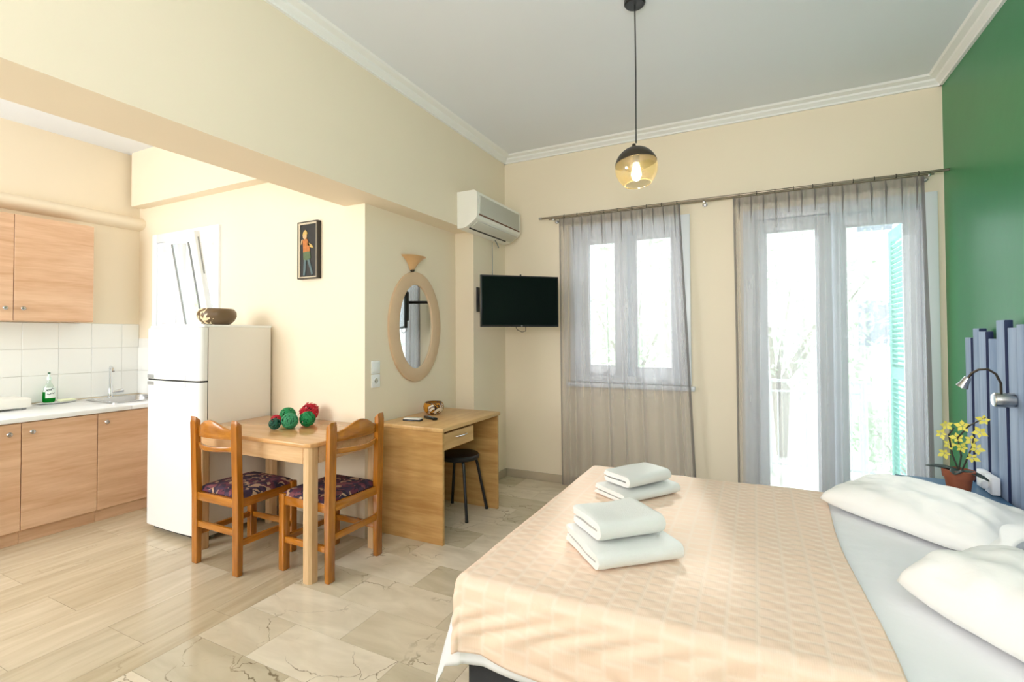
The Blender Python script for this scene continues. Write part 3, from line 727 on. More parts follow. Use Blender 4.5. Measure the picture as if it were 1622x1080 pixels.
tag(part_.build('worktop', mat('white_worktop', c3(242, 244, 246), 0.25), smooth=True), 'long white worktop over the beech base cabinets', 'counter')
sk = thing('kitchen_sink', 'stainless steel sink set in the white worktop by refrigerator', 'sink', (-4.87, 2.33, 0.851))
def rrect(x0, x1, y0, y1, r, z, n=5):
    P = []
    for cx_, cy_, a0 in ((x1-r, y1-r, 0), (x0+r, y1-r, PI/2), (x0+r, y0+r, PI), (x1-r, y0+r, 1.5*PI)):
        for i in range(n+1):
            a = a0+PI/2*i/n; P.append(Vector((cx_+r*math.cos(a), cy_+r*math.sin(a), z)))
    return P
b = MB(); loops = []
for x0, x1, y0, y1, r, z in ((-5.12, -4.63, 2.10, 2.552, 0.05, 0.851), (-5.12, -4.63, 2.10, 2.552, 0.05, 0.858), (-5.085, -4.665, 2.135, 2.52, 0.05, 0.858), (-5.08, -4.67, 2.14, 2.515, 0.05, 0.84), (-5.06, -4.69, 2.16, 2.50, 0.05, 0.72)):
    loops.append([b.bm.verts.new(p) for p in rrect(x0, x1, y0, y1, r, z)])
for A, B in zip(loops, loops[1:]):
    n = len(A)
    for i in range(n): b.bm.faces.new((A[i], A[(i+1) % n], B[(i+1) % n], B[i]))
b.bm.faces.new(loops[-1]); part(b, 'basin', STEEL, sk, True)
part(MB().lathe([(0, 0.722), (0.028, 0.722), (0.028, 0.726), (0, 0.727)], (-4.87, 2.33, 0), 20), 'drain', CHROME, sk, True)
tp = thing('kitchen_tap', 'chrome tap with tall curved spout behind the sink', 'tap', (-5.165, 2.315, 0.851))
part(MB().lathe([(0, 0), (0.024, 0), (0.024, 0.008), (0.017, 0.014), (0.017, 0.07), (0.013, 0.08), (0, 0.082)], (-5.165, 2.315, 0.851), 20), 'tap_body', CHROME, tp, True)
part(MB().tube([(-5.165, 2.315, 0.93), (-5.165, 2.315, 1.08), (-5.16, 2.31, 1.11), (-5.14, 2.305, 1.125), (-5.10, 2.30, 1.115), (-5.075, 2.295, 1.085)], [0.010, 0.010, 0.010, 0.010, 0.010, 0.011], 12), 'spout', CHROME, tp, True)
part(MB().tube([(-5.165, 2.33, 0.895), (-5.165, 2.375, 0.90), (-5.165, 2.41, 0.905)], [0.008, 0.017, 0.020], 12), 'tap_handle', CHROME, tp, True)
# dish soap
ds = thing('dish_soap_bottle', 'green dish soap bottle with white label on the counter', 'bottle', (-5.15, 1.885, 0.861))
SOAP = glassy('green_soap', c3(60, 190, 110), 0.08, 0.05, c3(20, 190, 96), 0.75); CLEAR = glassy('clear_plastic', (0.93, 0.98, 0.95, 1), 0.12, 0.05, c3(225, 240, 232), 0.25)
def ell(b, levels, c, seg=28):
    R = [[b.bm.verts.new(Vector(c)+Vector((ry*math.sin(2*PI*k/seg), rx*math.cos(2*PI*k/seg), z))) for k in range(seg)] for rx, ry, z in levels]
    for A, B in zip(R, R[1:]):
        for k in range(seg): b.bm.faces.new((A[k], A[(k+1) % seg], B[(k+1) % seg], B[k]))
    b.bm.faces.new(R[0][::-1]); b.bm.faces.new(R[-1]); return b
ell(MB(), [(0.034, 0.020, 0.0), (0.040, 0.024, 0.008), (0.041, 0.025, 0.05), (0.040, 0.024, 0.085)], (0, 0, 0)).build('liquid', SOAP, ds, True)
ell(MB(), [(0.040, 0.024, 0.0855), (0.034, 0.022, 0.12), (0.022, 0.018, 0.145), (0.014, 0.013, 0.16), (0.012, 0.012, 0.18)], (0, 0, 0)).build('bottle_body', CLEAR, ds, True)
MB().lathe([(0, 0.181), (0.015, 0.181), (0.015, 0.203), (0.008, 0.208), (0.006, 0.228), (0, 0.23)], (0, 0, 0), 20).build('cap', mat('clear_cap', c3(214, 236, 226), 0.3), ds, True)
MB().lathe([(0, 0.2305), (0.0085, 0.2305), (0.0085, 0.242), (0, 0.243)], (0, 0, 0), 16).build('nozzle', mat('dark_green_cap', c3(30, 92, 66), 0.4), ds, True)
lb = MB().grid(lambda u, v: Vector((0.0262*math.cos((u-0.4)*1.9), 0.0425*math.sin((u-0.4)*1.9), 0.035+0.085*v)), 12, 4).build('label', mat('soap_label', c3(236, 246, 240), 0.4), ds, True)
b = MB()
for j, (za, ua, ub) in enumerate(((0.098, -0.3, 0.35), (0.090, -0.32, 0.1), (0.062, -0.25, 0.4))):
    for k in range(6):
        u0 = ua+(ub-ua)*k/6; u1 = u0+(ub-ua)/6*0.75; zz = za+0.003*math.sin(k*2.1+j)+0.0018*k
        b.grid(lambda u, v: Vector((0.0268*math.cos((u0+(u1-u0)*u)*1.9), 0.0431*math.sin((u0+(u1-u0)*u)*1.9), zz+0.007*v)), 2, 1)
b.build('label_print', mat('label_ink', c3(50, 60, 66), 0.5), lb)
tr_ = thing('soap_tray', 'shallow white tray holding soap bottle and sponge', 'tray', (-5.13, 1.93, 0.8505))
ell(MB(), [(0.10, 0.05, 0.0), (0.135, 0.075, 0.008), (0.130, 0.070, 0.010), (0.10, 0.05, 0.006)], (0, 0, 0)).build('tray_dish', WHITE, tr_, True)
sg = MB().box(-0.03, 0.03, -0.055, 0.055, 0, 0.018, 0.006).build('sponge', mat('pale_sponge', c3(228, 232, 200), 0.95, bump=(200, 0.8)), smooth=True); sg.location = (-5.11, 1.985, 0.8615); tag(sg, 'pale sponge lying beside the green soap bottle', 'sponge')
ap = thing('hot_plate', 'white appliance corner at the far left of the worktop', 'appliance', (-5.0, 1.52, 0.851))
MB().box(-0.16, 0.13, -0.30, 0.165, 0.012, 0.085, 0.012, 3).build('housing', ACW, ap, True)
MB().lathe([(0, 0), (0.075, 0), (0.075, 0.008), (0, 0.01)], (-0.01, -0.1, 0.0855), 28).build('heating_plate', mat('cast_iron', c3(56, 56, 58), 0.6), ap, True)
for dx in (-0.13, 0.1):
    for dy in (-0.27, 0.13): MB().lathe([(0, 0), (0.014, 0), (0.014, 0.0125), (0, 0.0125)], (dx, dy, 0.0), 12).build('foot', GREY, ap, True)
MB().lathe([(0, 0), (0.018, 0), (0.015, 0.014), (0, 0.015)], (0.131, -0.1, 0.05), 18, (1, 0, 0)).build('control_knob', GREY, ap, True)
# upper cabinets
for i, (y0, y1, lb_) in enumerate(((1.118, 1.617, 'beech wall cabinet at the photo\'s left edge, cropped by the frame'), (1.617, 2.115, 'beech wall cabinet above the dish soap, nearest the kitchen corner'))):
    t = thing('wall_cabinet', lb_, 'cabinet', (-5.12, (y0+y1)/2, 1.515), 'beech wall cabinets')
    part(MB().box(XK+0.001, -5.018, y0+0.001, y1-0.001, 1.515, 2.326), 'carcass', BEECHI, t)
    d = part(MB().box(-5.017, -5.0, y0+0.002, y1-0.002, 1.517, 2.324, 0.0015, 1), 'door', BEECH, t)
    part(knob(MB(), -5.0, y0+0.05 if i else y1-0.05, 1.61), 'knob', STEEL, d, True)

# ------------------------------------------------------------------ dining table
TX0, TX1, TY0, TY1, TZ = -3.326, -2.205, 1.925, 2.545, 0.786
tbl = thing('dining_table', 'small pale beech dining table between the two pine chairs', 'table', ((TX0+TX1)/2, (TY0+TY1)/2, 0))
ch = 0.055
poly = [(TX0+ch, TY0), (TX1-ch, TY0), (TX1-ch*0.3, TY0+ch*0.3), (TX1, TY0+ch), (TX1, TY1-ch), (TX1-ch, TY1), (TX0+ch, TY1), (TX0, TY1-ch), (TX0, TY0+ch), (TX0+ch*0.3, TY0+ch*0.3)]
b = MB().prism(poly, TZ-0.026, TZ); bmesh.ops.bevel(b.bm, geom=[e for e in b.bm.edges if abs(e.verts[0].co.z-e.verts[1].co.z) < 1e-5], offset=0.007, segments=3, profile=0.5, affect='EDGES')
part(b, 'tabletop', TABTOP, tbl, True)
ix0, ix1, iy0, iy1 = TX0+0.03, TX1-0.022, TY0+0.02, TY1-0.02
lw = 0.068
for (x0, y0) in ((ix0, iy0), (ix1-lw, iy0), (ix0, iy1-lw), (ix1-lw, iy1-lw)):
    b = MB(); c = 0.014
    b.prism([(x0+c, y0), (x0+lw-c, y0), (x0+lw, y0+c), (x0+lw, y0+lw-c), (x0+lw-c, y0+lw), (x0+c, y0+lw), (x0, y0+lw-c), (x0, y0+c)], 0, TZ-0.026)
    part(b, 'leg', TABLEG, tbl)
az0, az1 = TZ-0.125, TZ-0.026
part(MB().box(ix0+lw, ix1-lw, iy0+0.008, iy0+0.03, az0, az1, 0.002), 'apron', TABAP, tbl)
part(MB().box(ix0+lw, ix1-lw, iy1-0.03, iy1-0.008, az0, az1, 0.002), 'apron', TABAP, tbl)
part(MB().box(ix0+0.008, ix0+0.03, iy0+lw, iy1-lw, az0, az1, 0.002), 'apron', TABAP, tbl)
part(MB().box(ix1-0.03, ix1-0.008, iy0+lw, iy1-lw, az0, az1, 0.002), 'apron', TABAP, tbl)

# ------------------------------------------------------------------ chairs
def make_chair():
    t = thing('dining_chair', '', 'chair')
    W, D = 0.44, 0.41                     # overall width, depth; rear posts at y=0, front legs at y=D
    px = 0.05; py = 0.036
    for s in (-1, 1):
        xo, xi = s*W/2, s*(W/2-px)
        b = MB(); x0, x1 = min(xo, xi), max(xo, xi)
        # rear post, slanted top, slight rake above the seat
        prof = [(0, 0), (py, 0), (py, 0.42), (py-0.012, 0.872), (-0.010, 0.902), (-0.012, 0.86), (0, 0.42)]
        b.prism([(y, z) for y, z in prof], x0, x1, 'YZ')
        bmesh.ops.bevel(b.bm, geom=b.bm.edges[:], offset=0.006, segments=2, profile=0.5, affect='EDGES')
        b.build('rear_post', CHZ, t, True)
        MB().box(x0+0.004*(s > 0), x1-0.004*(s < 0), D-0.045, D, 0, 0.452, 0.006).build('front_leg', CHZ, t, True)
    for y0, n, z0, z1 in ((0.004, 'rear_seat_rail', 0.388, 0.438), (D-0.035, 'front_seat_rail', 0.388, 0.44)):
        MB().box(-W/2+px-0.002, W/2-px+0.002, y0, y0+0.026, z0, z1, 0.004).build(n, CHX, t, True)
    for s in (-1, 1):
        xo = s*(W/2-0.008); xi = xo-s*0.026
        MB().box(xi, xo, 0.03, D-0.04, 0.388, 0.44, 0.004).build('side_seat_rail', CHY, t, True)
        MB().box(xi, xo, 0.03, D-0.04, 0.165, 0.200, 0.004).build('side_stretcher', CHY, t, True)
    MB().box(-W/2+px-0.002, W/2-px+0.002, 0.006, 0.028, 0.225, 0.262, 0.004).build('rear_stretcher', CHX, t, True)
    MB().box(-W/2+px-0.002, W/2-px+0.002, D-0.035, D-0.013, 0.165, 0.200, 0.004).build('front_stretcher', CHX, t, True)
    # curved rails bowed to the rear
    def rail(z_lo, z_hi, th, name):
        n = 24; b = MB(); xw = W/2-px+0.006
        def Y(u): return 0.012-0.050*math.sin(PI*u)**0.8 if 0 < u < 1 else 0.012
        rings = []
        for i in range(n+1):
            u = i/n; x = -xw+2*xw*u; y = Y(u); lo, hi = z_lo(u), z_hi(u)
            rings.append([b.bm.verts.new(p) for p in ((x, y, lo), (x, y+th, lo), (x, y+th, hi), (x, y, hi))])
        for A, B in zip(rings, rings[1:]):
            for k in range(4): b.bm.faces.new((A[k], A[(k+1) % 4], B[(k+1) % 4], B[k]))
        b.bm.faces.new(rings[0][::-1]); b.bm.faces.new(rings[-1])
        bmesh.ops.recalc_face_normals(b.bm, faces=b.bm.faces[:])
        es = [e for e in b.bm.edges if len(e.link_faces) == 2 and e.calc_face_angle(0) > 0.8]
        bmesh.ops.bevel(b.bm, geom=es, offset=0.005, segments=2, profile=0.5, affect='EDGES')
        b.build(name, CHX, t, True)
    sm = lambda u: math.sin(PI*u)**2
    rail(lambda u: 0.782+0.004*sm(u), lambda u: 0.835+0.058*sm(u), 0.020, 'top_rail')
    rail(lambda u: 0.712-0.004*sm(u), lambda u: 0.742-0.004*sm(u), 0.020, 'lower_back_rail')
    # padded seat
    def top(u, v):
        x = -W/2+0.012+(W-0.024)*u; y = 0.03+(D-0.035)*v
        if y < 0.042: x = max(-W/2+px+0.004, min(W/2-px-0.004, x))
        e = min(1, 9*min(u, 1-u))*min(1, 9*min(v, 1-v)); e = math.sqrt(max(0, 1-(1-e)**2))
        return Vector((x, y, 0.440+0.032*e+0.008*math.sin(PI*u)*math.sin(PI*v)))
    MB().grid(top, 28, 28).box(-W/2+0.03, W/2-0.03, 0.04, D-0.04, 0.425, 0.441).build('seat_cushion', SEATF, t, True, angle=60)
    return t
c1 = make_chair(); c1.location = (-2.893, 1.824, 0); c1['label'] = 'honey pine chair with tapestry seat, back to camera, nearest the refrigerator'
c1['group'] = 'pine dining chairs at the table'
c2 = c1.copy(); COL.objects.link(c2)
for chd in list(c1.children):
    o = chd.copy(); COL.objects.link(o); o.parent = c2
c2.location = (-2.136, 2.213, 0); c2.rotation_euler = (0, 0, PI/2)
c2['label'] = 'honey pine chair with tapestry seat at the table end, facing the refrigerator'

# ------------------------------------------------------------------ wicker balls
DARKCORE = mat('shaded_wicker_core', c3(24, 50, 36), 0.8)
def wicker(x, y, r, m, label, name='wicker_ball', shag=False, z=None):
    rnd = random.Random(label); z = (TZ+r+0.0035) if z is None else z
    b = MB()
    for i in range(34 if r > 0.04 else 24):
        a = Vector((rnd.gauss(0, 1), rnd.gauss(0, 1), rnd.gauss(0, 1))).normalized(); e = a.orthogonal().normalized(); f_ = a.cross(e)
        off = rnd.uniform(-0.55, 0.55)*r; q = math.sqrt(r*r-off*off); jit = rnd.uniform(0.93, 1.0)
        b.tube([a*off*jit+(e*math.cos(t_)+f_*math.sin(t_))*q*jit for t_ in [2*PI*k/20 for k in range(20)]], 0.0028 if r > 0.04 else 0.0022, 4, True)
    if shag:
        for i in range(60):
            a = Vector((rnd.gauss(0, 1), rnd.gauss(0, 1), abs(rnd.gauss(0, 1)))).normalized(); e = a.orthogonal()
            b.tube([a*r*0.9, a*r*1.04+e*0.008, a*r*1.10+e*0.018], 0.0018, 4)
    bs = {n: n for n in ()}
    o = b.build(name, m, None, True, angle=None); o.location = (x, y, z)
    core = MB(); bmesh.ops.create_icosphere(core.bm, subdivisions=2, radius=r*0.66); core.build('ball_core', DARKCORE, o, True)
    return tag(o, label, 'decoration', 'wicker balls on the dining table')
GR1 = mat('wicker_green', c3(18, 138, 78), 0.5, var=0.3, vscale=40); GR2 = mat('wicker_dark_green', c3(20, 92, 72), 0.5, var=0.3, vscale=40)
GR3 = mat('wicker_sage_green', c3(60, 150, 104), 0.5, var=0.3, vscale=40); RED = mat('wicker_red', c3(196, 14, 44), 0.5, var=0.3, vscale=50)
wicker(-2.758, 2.130, 0.036, GR2, 'small dark green wicker ball, leftmost on the table')
wicker(-2.700, 2.196, 0.050, GR3, 'pale-veined green wicker ball in the middle of the pile')
wicker(-2.655, 2.296, 0.049, GR1, 'bright green wicker ball, rightmost on the table')
wicker(-2.905, 2.345, 0.052, GR1, 'green wicker ball half hidden behind the small red one')
wicker(-2.82, 2.455, 0.060, RED, 'large shaggy red wicker ball at the back', shag=True)
wicker(-2.808, 2.178, 0.031, RED, 'small red wicker ball peeping between the green ones', z=0.842)

# ------------------------------------------------------------------ desk
DX_0, DX_1, DY0, DY1, DZ = XM+0.014, -1.852, 2.690, 3.478, 0.773
dk = thing('desk', 'light wood laminate desk with one drawer under the oval mirror', 'desk', ((DX_0+DX_1)/2, (DY0+DY1)/2, 0))
part(MB().box(DX_0, DX_1+0.012, DY0-0.012, DY1+0.012, DZ-0.028, DZ, 0.004), 'desktop', DESKY, dk, True)
part(MB().box(DX_0+0.005, DX_1, DY0, DY0+0.022, 0, DZ-0.028, 0.001, 1), 'side_panel', DESKW, dk)
part(MB().box(DX_0+0.005, DX_1, DY1-0.022, DY1, 0, DZ-0.028, 0.001, 1), 'side_panel', DESKW, dk)
part(MB().box(DX_0+0.02, DX_0+0.038, DY0+0.022, DY1-0.022, 0.30, DZ-0.028), 'back_panel', DESKY, dk)
part(MB().box(DX_0+0.06, DX_1-0.03, 3.085, 3.103, 0.62, DZ-0.028), 'drawer_divider', DESKW, dk)
part(MB().box(DX_0+0.06, DX_1-0.03, DY0+0.024, 3.085, 0.612, 0.618), 'drawer_bottom', DESKW, dk)
dr = part(MB().box(DX_1-0.026, DX_1-0.006, DY0+0.024, 3.100, 0.618, DZ-0.045, 0.002), 'drawer_front', DESKY, dk)
part(MB().tube([(DX_1-0.006, 2.86, 0.688), (DX_1+0.012, 2.865, 0.690), (DX_1+0.02, 2.90, 0.690), (DX_1+0.02, 2.94, 0.690), (DX_1+0.012, 2.975, 0.690), (DX_1-0.006, 2.98, 0.688)], 0.005, 10), 'handle', CHROME, dr, True)

st_ = thing('round_stool', 'black round stool with tubular legs under the desk', 'stool', (-2.09, 3.262, 0))
MB().lathe([(0, 0.425), (0.150, 0.425), (0.158, 0.432), (0.160, 0.45), (0.152, 0.462), (0.12, 0.468), (0, 0.470)], (0, 0, 0), 40).build('seat', mat('black_vinyl', c3(20, 20, 22), 0.45), st_, True)
for a in (-43, 47, 137, 227):
    a = math.radians(a); cx_, sy2 = math.cos(a), math.sin(a)
    MB().tube([(0.10*cx_, 0.10*sy2, 0.424), (0.138*cx_, 0.138*sy2, 0.41), (0.152*cx_, 0.152*sy2, 0.36), (0.225*cx_, 0.225*sy2, 0.012)], 0.0115, 10).build('leg', BLACKM, st_, True)
    MB().lathe([(0, 0), (0.013, 0), (0.013, 0.014), (0, 0.015)], (0.226*cx_, 0.226*sy2, 0), 12).build('rubber_foot', BLACK, st_, True)

# bowl on the desk
AMB = splotch('amber_bowl_glaze', c3(196, 132, 34), c3(60, 34, 22), c3(232, 214, 190), 17, 0.58, 0.15, (2.6, -0.6, 0))
dbw = thing('painted_glass_bowl', 'small amber bowl with black and white patches on the desk', 'bowl', (-2.262, 3.165, DZ+0.001))
pr_ = [(0, 0), (0.045, 0), (0.062, 0.012), (0.078, 0.035), (0.082, 0.058), (0.075, 0.080), (0.066, 0.090)]
MB().lathe(pr_+[(r-0.006, z+0.001) for r, z in pr_[:0:-1]]+[(0, 0.008)], (0, 0, 0), 44).build('bowl_body', AMB, dbw, True)
MB().tube([(0.064*math.cos(a), 0.064*math.sin(a), 0.091) for a in [2*PI*k/36 for k in range(36)]], 0.003, 6, True).build('rim', mat('dark_rim', c3(62, 44, 28), 0.3), dbw, True)
# remotes
r1 = thing('remote_control', 'white remote control with black edge lying on the desk', 'remote control', (-2.215, 2.845, DZ+0.001), rz=math.radians(10))
MB().box(-0.070, 0.070, -0.027, 0.027, 0, 0.010, 0.004).build('backing', BLACK, r1, True)
MB().box(-0.066, 0.066, -0.024, 0.024, 0.0102, 0.020, 0.004).build('case', mat('pale_remote', c3(226, 224, 214), 0.35), r1, True)
r2_ = thing('remote_control', 'black remote control beside the white one on the desk', 'remote control', (-2.14, 2.955, DZ+0.001), rz=math.radians(65))
MB().box(-0.018, 0.018, -0.075, 0.075, 0, 0.017, 0.005).build('case', BLACK, r2_, True)
for i in range(4):
    MB().box(-0.010, 0.010, -0.05+i*0.026, -0.038+i*0.026, 0.0172, 0.019, 0.001, 1).build('button', GREY, r2_)

# ------------------------------------------------------------------ wall things by the desk
mr_ = thing('oval_mirror', 'oval mirror in a wide blush wooden frame above the desk', 'mirror', (XM, 3.122, 1.46))
def oval(b, a_in, b_in, a_out, b_out, x0, x1, seg=64):
    rings = []
    prof = [(0, x0), (0, x1-0.004), (0.12, x1), (0.88, x1), (1, x1-0.006), (1, x0)]
    for f_, xx in prof:
        ay = a_in+(a_out-a_in)*f_; bz = b_in+(b_out-b_in)*f_
        rings.append([b.bm.verts.new((xx, ay*math.cos(2*PI*k/seg), bz*math.sin(2*PI*k/seg))) for k in range(seg)])
    for i in range(len(rings)):
        A, B = rings[i], rings[(i+1) % len(rings)]
        for k in range(seg): b.bm.faces.new((A[k], A[(k+1) % seg], B[(k+1) % seg], B[k]))
    return b
oval(MB(), 0.212, 0.332, 0.325, 0.432, 0.001, 0.024).build('frame', FRAMEM, mr_, True)
b = MB(); vs = [b.bm.verts.new((0.010, 0.216*math.cos(2*PI*k/64), 0.336*math.sin(2*PI*k/64))) for k in range(64)]; b.bm.faces.new(vs)
vs2 = [b.bm.verts.new((0.004, 0.216*math.cos(2*PI*k/64), 0.336*math.sin(2*PI*k/64))) for k in range(64)]; b.bm.faces.new(vs2[::-1])
for k in range(64): b.bm.faces.new((vs[k], vs[(k+1) % 64], vs2[(k+1) % 64], vs2[k]))
b.build('mirror_glass', MIRROR, mr_)
sc_ = thing('wall_sconce', 'amber alabaster half-cup wall lamp above the oval mirror', 'lamp', (XM, 3.075, 1.90))
b = MB(); n = 20; lv = [(0.018, 0.018, 0), (0.028, 0.024, 0.012), (0.038, 0.038, 0.035), (0.062, 0.06, 0.065), (0.098, 0.085, 0.092), (0.128, 0.105, 0.108)]
def half(b, lv, off):
    R = [[b.bm.verts.new((0.004+max(0.0, (rx-off))*math.sin(PI*k/n), (ry-off)*math.cos(PI*k/n), z+off*0.4)) for k in range(n+1)] for ry, rx, z in lv]
    for A, B in zip(R, R[1:]):
        for k in range(n): b.bm.faces.new((A[k], A[k+1], B[k+1], B[k]))
    return R
R1 = half(b, lv, 0); R2 = half(b, lv, 0.005)
for k in range(n): b.bm.faces.new((R1[-1][k], R1[-1][k+1], R2[-1][k+1], R2[-1][k])); b.bm.faces.new((R1[0][k], R1[0][k+1], R2[0][k+1], R2[0][k]))
b.build('shade', ALAB, sc_, True)
MB().box(0.0, 0.012, -0.016, 0.016, 0.0, 0.05, 0.003).build('wall_plate', BRONZE, sc_, True)
MB().lathe([(0, -0.012), (0.012, -0.010), (0.019, 0.0), (0.019, 0.006), (0, 0.006)], (0.013, 0, 0), 16).build('finial', BRONZE, sc_, True)
swp = thing('light_switch', 'white light switch on the wall beside the oval mirror', 'switch', (XM, 2.668, 1.165))
MB().box(0, 0.010, -0.042, 0.042, -0.046, 0.046, 0.003).build('plate', WHITE, swp, True)
MB().box(0.010, 0.014, -0.028, 0.028, -0.030, 0.030, 0.002).build('rocker', WHITE, swp, True)
skt = thing('power_socket', 'white power socket directly below the light switch', 'socket', (XM, 2.668, 1.068))
MB().box(0, 0.010, -0.042, 0.042, -0.046, 0.046, 0.003).build('plate', WHITE, skt, True)
MB().lathe([(0.020, 0.004), (0.022, 0.0045), (0.022, 0), (0.020, 0)], (0.0095, 0, 0), 24, (1, 0, 0)).build('socket_ring', WHITE, skt, True)
MB().lathe([(0, 0), (0.019, 0), (0.019, 0.0008), (0, 0.0008)], (0.0102, 0, 0), 24, (1, 0, 0)).build('socket_well', ACG, skt, True)
for dy in (-0.009, 0.009): MB().lathe([(0, 0), (0.003, 0), (0.003, 0.0006), (0, 0.0006)], (0.0112, dy, 0), 10, (1, 0, 0)).build('pin_hole', DARK, skt)

# picture
pc = thing('framed_picture', 'narrow black framed picture of a standing figure in orange and green', 'picture', (-2.935, YM, 2.022))
MB().box(-0.098, 0.098, -0.028, 0, -0.205, 0.205).build('backboard', mat('black_canvas', c3(30, 28, 26), 0.5), pc)
BF = mat('black_frame', c3(34, 28, 22), 0.35); LN = mat('pale_inner_line', c3(196, 184, 160), 0.4)
MB().box(-0.104, -0.096, -0.036, 0, -0.212, 0.212, 0.001, 1).box(0.096, 0.104, -0.036, 0, -0.212, 0.212, 0.001, 1).box(-0.096, 0.096, -0.036, 0, 0.204, 0.212, 0.001, 1).box(-0.096, 0.096, -0.036, 0, -0.212, -0.204, 0.001, 1).build('frame', BF, pc)
MB().box(-0.096, -0.080, -0.034, -0.028, -0.204, 0.204).box(0.087, 0.091, -0.034, -0.028, -0.204, 0.204).box(-0.08, 0.087, -0.034, -0.028, 0.190, 0.204).box(-0.08, 0.087, -0.034, -0.028, -0.204, -0.196).build('inner_border', LN, pc)
def relief(name, pts, m, th=0.004):
    MB().prism(pts, -0.0285-th, -0.0280, 'XZ').build(name, m, pc)
OR = mat('painted_orange', c3(186, 112, 50), 0.6, var=0.3, vscale=60); TN = mat('painted_skin', c3(206, 170, 124), 0.6); GN = mat('painted_green', c3(84, 104, 70), 0.6, var=0.3, vscale=60); BL = mat('painted_slate', c3(84, 104, 108), 0.6); OC = mat('painted_ochre', c3(200, 168, 96), 0.6)
relief('painted_head', [(-0.030+0.020*math.cos(a), 0.105+0.024*math.sin(a)) for a in [2*PI*k/14 for k in range(14)]], TN)
relief('painted_cap', [(-0.052, 0.112), (-0.004, 0.118), (-0.010, 0.138), (-0.026, 0.150), (-0.044, 0.136)], OC, 0.005)
relief('painted_torso', [(-0.052, 0.078), (-0.010, 0.084), (0.018, 0.04), (0.022, -0.01), (-0.046, -0.014), (-0.048, 0.03)], OR)
relief('painted_arm', [(-0.052, 0.078), (-0.070, 0.045), (-0.066, 0.075), (-0.058, 0.085)], TN)
relief('painted_arm', [(0.0, 0.06), (0.050, 0.028), (0.056, 0.012), (0.030, 0.018), (-0.002, 0.040)], OC)
relief('painted_skirt', [(-0.046, -0.014), (0.022, -0.010), (0.030, -0.06), (0.0, -0.075), (-0.044, -0.07)], GN)
relief('painted_leg', [(-0.040, -0.07), (-0.014, -0.075), (-0.026, -0.185), (-0.046, -0.185)], BL)
relief('painted_leg', [(-0.004, -0.074), (0.018, -0.068), (0.056, -0.180), (0.040, -0.186)], BL)

# ------------------------------------------------------------------ air conditioner
AY0, AY1, AZ0, AZ1 = 3.447, 4.275, 2.285, 2.592
ac = thing('air_conditioner', 'white split air conditioner mounted high on the beam', 'air conditioner', (XW, (AY0+AY1)/2, AZ0))
D = 0.195
prf = [(0.001, AZ1), (D-0.03, AZ1), (D-0.008, AZ1-0.012), (D, AZ1-0.035), (D, AZ0+0.10), (D-0.008, AZ0+0.075), (D-0.03, AZ0+0.055), (D-0.10, AZ0+0.012), (0.06, AZ0), (0.001, AZ0)]
b = MB().prism([(XW+x, z) for x, z in prf], AY0, AY1, 'XZ'); part(b, 'housing', ACW, ac, True, angle=25)
part(MB().box(XW+D-0.004, XW+D+0.006, AY0+0.035, AY1-0.035, AZ0+0.118, AZ1-0.038, 0.004), 'front_grille', ACG, ac, True)
b = MB()
for i in range(22): b.box(XW+D+0.005, XW+D+0.008, AY0+0.045, AY1-0.045, AZ0+0.128+i*0.0063, AZ0+0.130+i*0.0063)
part(b, 'grille_slat', ACG, ac)
part(MB().box(XW+D-0.004, XW+D+0.004, AY0+0.03, AY1-0.03, AZ0+0.100, AZ0+0.112, 0.001, 1), 'grille_gap', mat('rust_brown_gap', c3(112, 74, 54), 0.6), ac)
R_ = Matrix.Rotation(math.radians(-33), 3, 'Y')
part(MB().box(XW+D-0.095, XW+D-0.012, AY0+0.04, AY1-0.04, AZ0+0.026, AZ0+0.034, 0.002, 2, R_), 'louvre', ACG, ac, True)
part(MB().box(XW+D-0.11, XW+D-0.092, AY0+0.05, AY1-0.12, AZ0+0.004, AZ0+0.012, 0.001, 1, R_), 'outlet_slot', DARK, ac)
part(MB().tube([(XW+0.05, 4.02, AZ0+0.002), (XW+0.035, 4.10, AZ0-0.03), (XW+0.01, 4.17, AZ0-0.045)], 0.006, 8), 'drain_hose', GREY, ac, True)
tag(MB().tube([(XW+0.006, 4.05, AZ0-0.01), (XW+0.006, 4.05, 2.0), (XW+0.008, 4.06, 1.80)], 0.0035, 8).build('power_cable', GREY, smooth=True), 'thin grey cable running down the wall behind the television', 'cable')

# ------------------------------------------------------------------ television
A = Vector((-2.008, 3.467, 0)); B = Vector((-1.507, 3.943, 0)); dv = (B-A); Lw = dv.length; ang = math.atan2(dv.y, dv.x)
tvc = (A+B)/2
tv = thing('television', 'black flat television on a wall arm in the corner', 'television', (tvc.x, tvc.y, 1.674), rz=ang)
H2 = 0.216; W2 = Lw/2
MB().box(-W2, W2, 0.0, 0.028, -H2, H2, 0.004).build('housing', BLACK, tv, True)
MB().box(-W2+0.012, W2-0.012, -0.0015, 0.0, -H2+0.018, H2-0.012).build('screen', SCREEN, tv)
MB().box(-0.25, 0.25, 0.028, 0.055, -0.15, 0.12, 0.01).build('back_cover', BLACK, tv, True)
MB().box(0.005, 0.017, -0.003, 0.0, -H2+0.005, -H2+0.013).build('power_light', GREY, tv)
MB().box(0.0, 0.012, 0.008, 0.02, H2, H2+0.012, 0.002).build('top_clip', BLACK, tv)
Mi = Matrix.Translation(tv.location) @ Matrix.Rotation(ang, 4, 'Z'); Mi.invert()
def tvpart(b, name, m, smooth=False):
    for v in b.bm.verts: v.co = Mi @ v.co
    return b.build(name, m, tv, smooth)
tvpart(MB().box(XW+0.001, XW+0.012, 3.755, 3.845, 1.60, 1.82, 0.002), 'wall_plate', BLACKM)
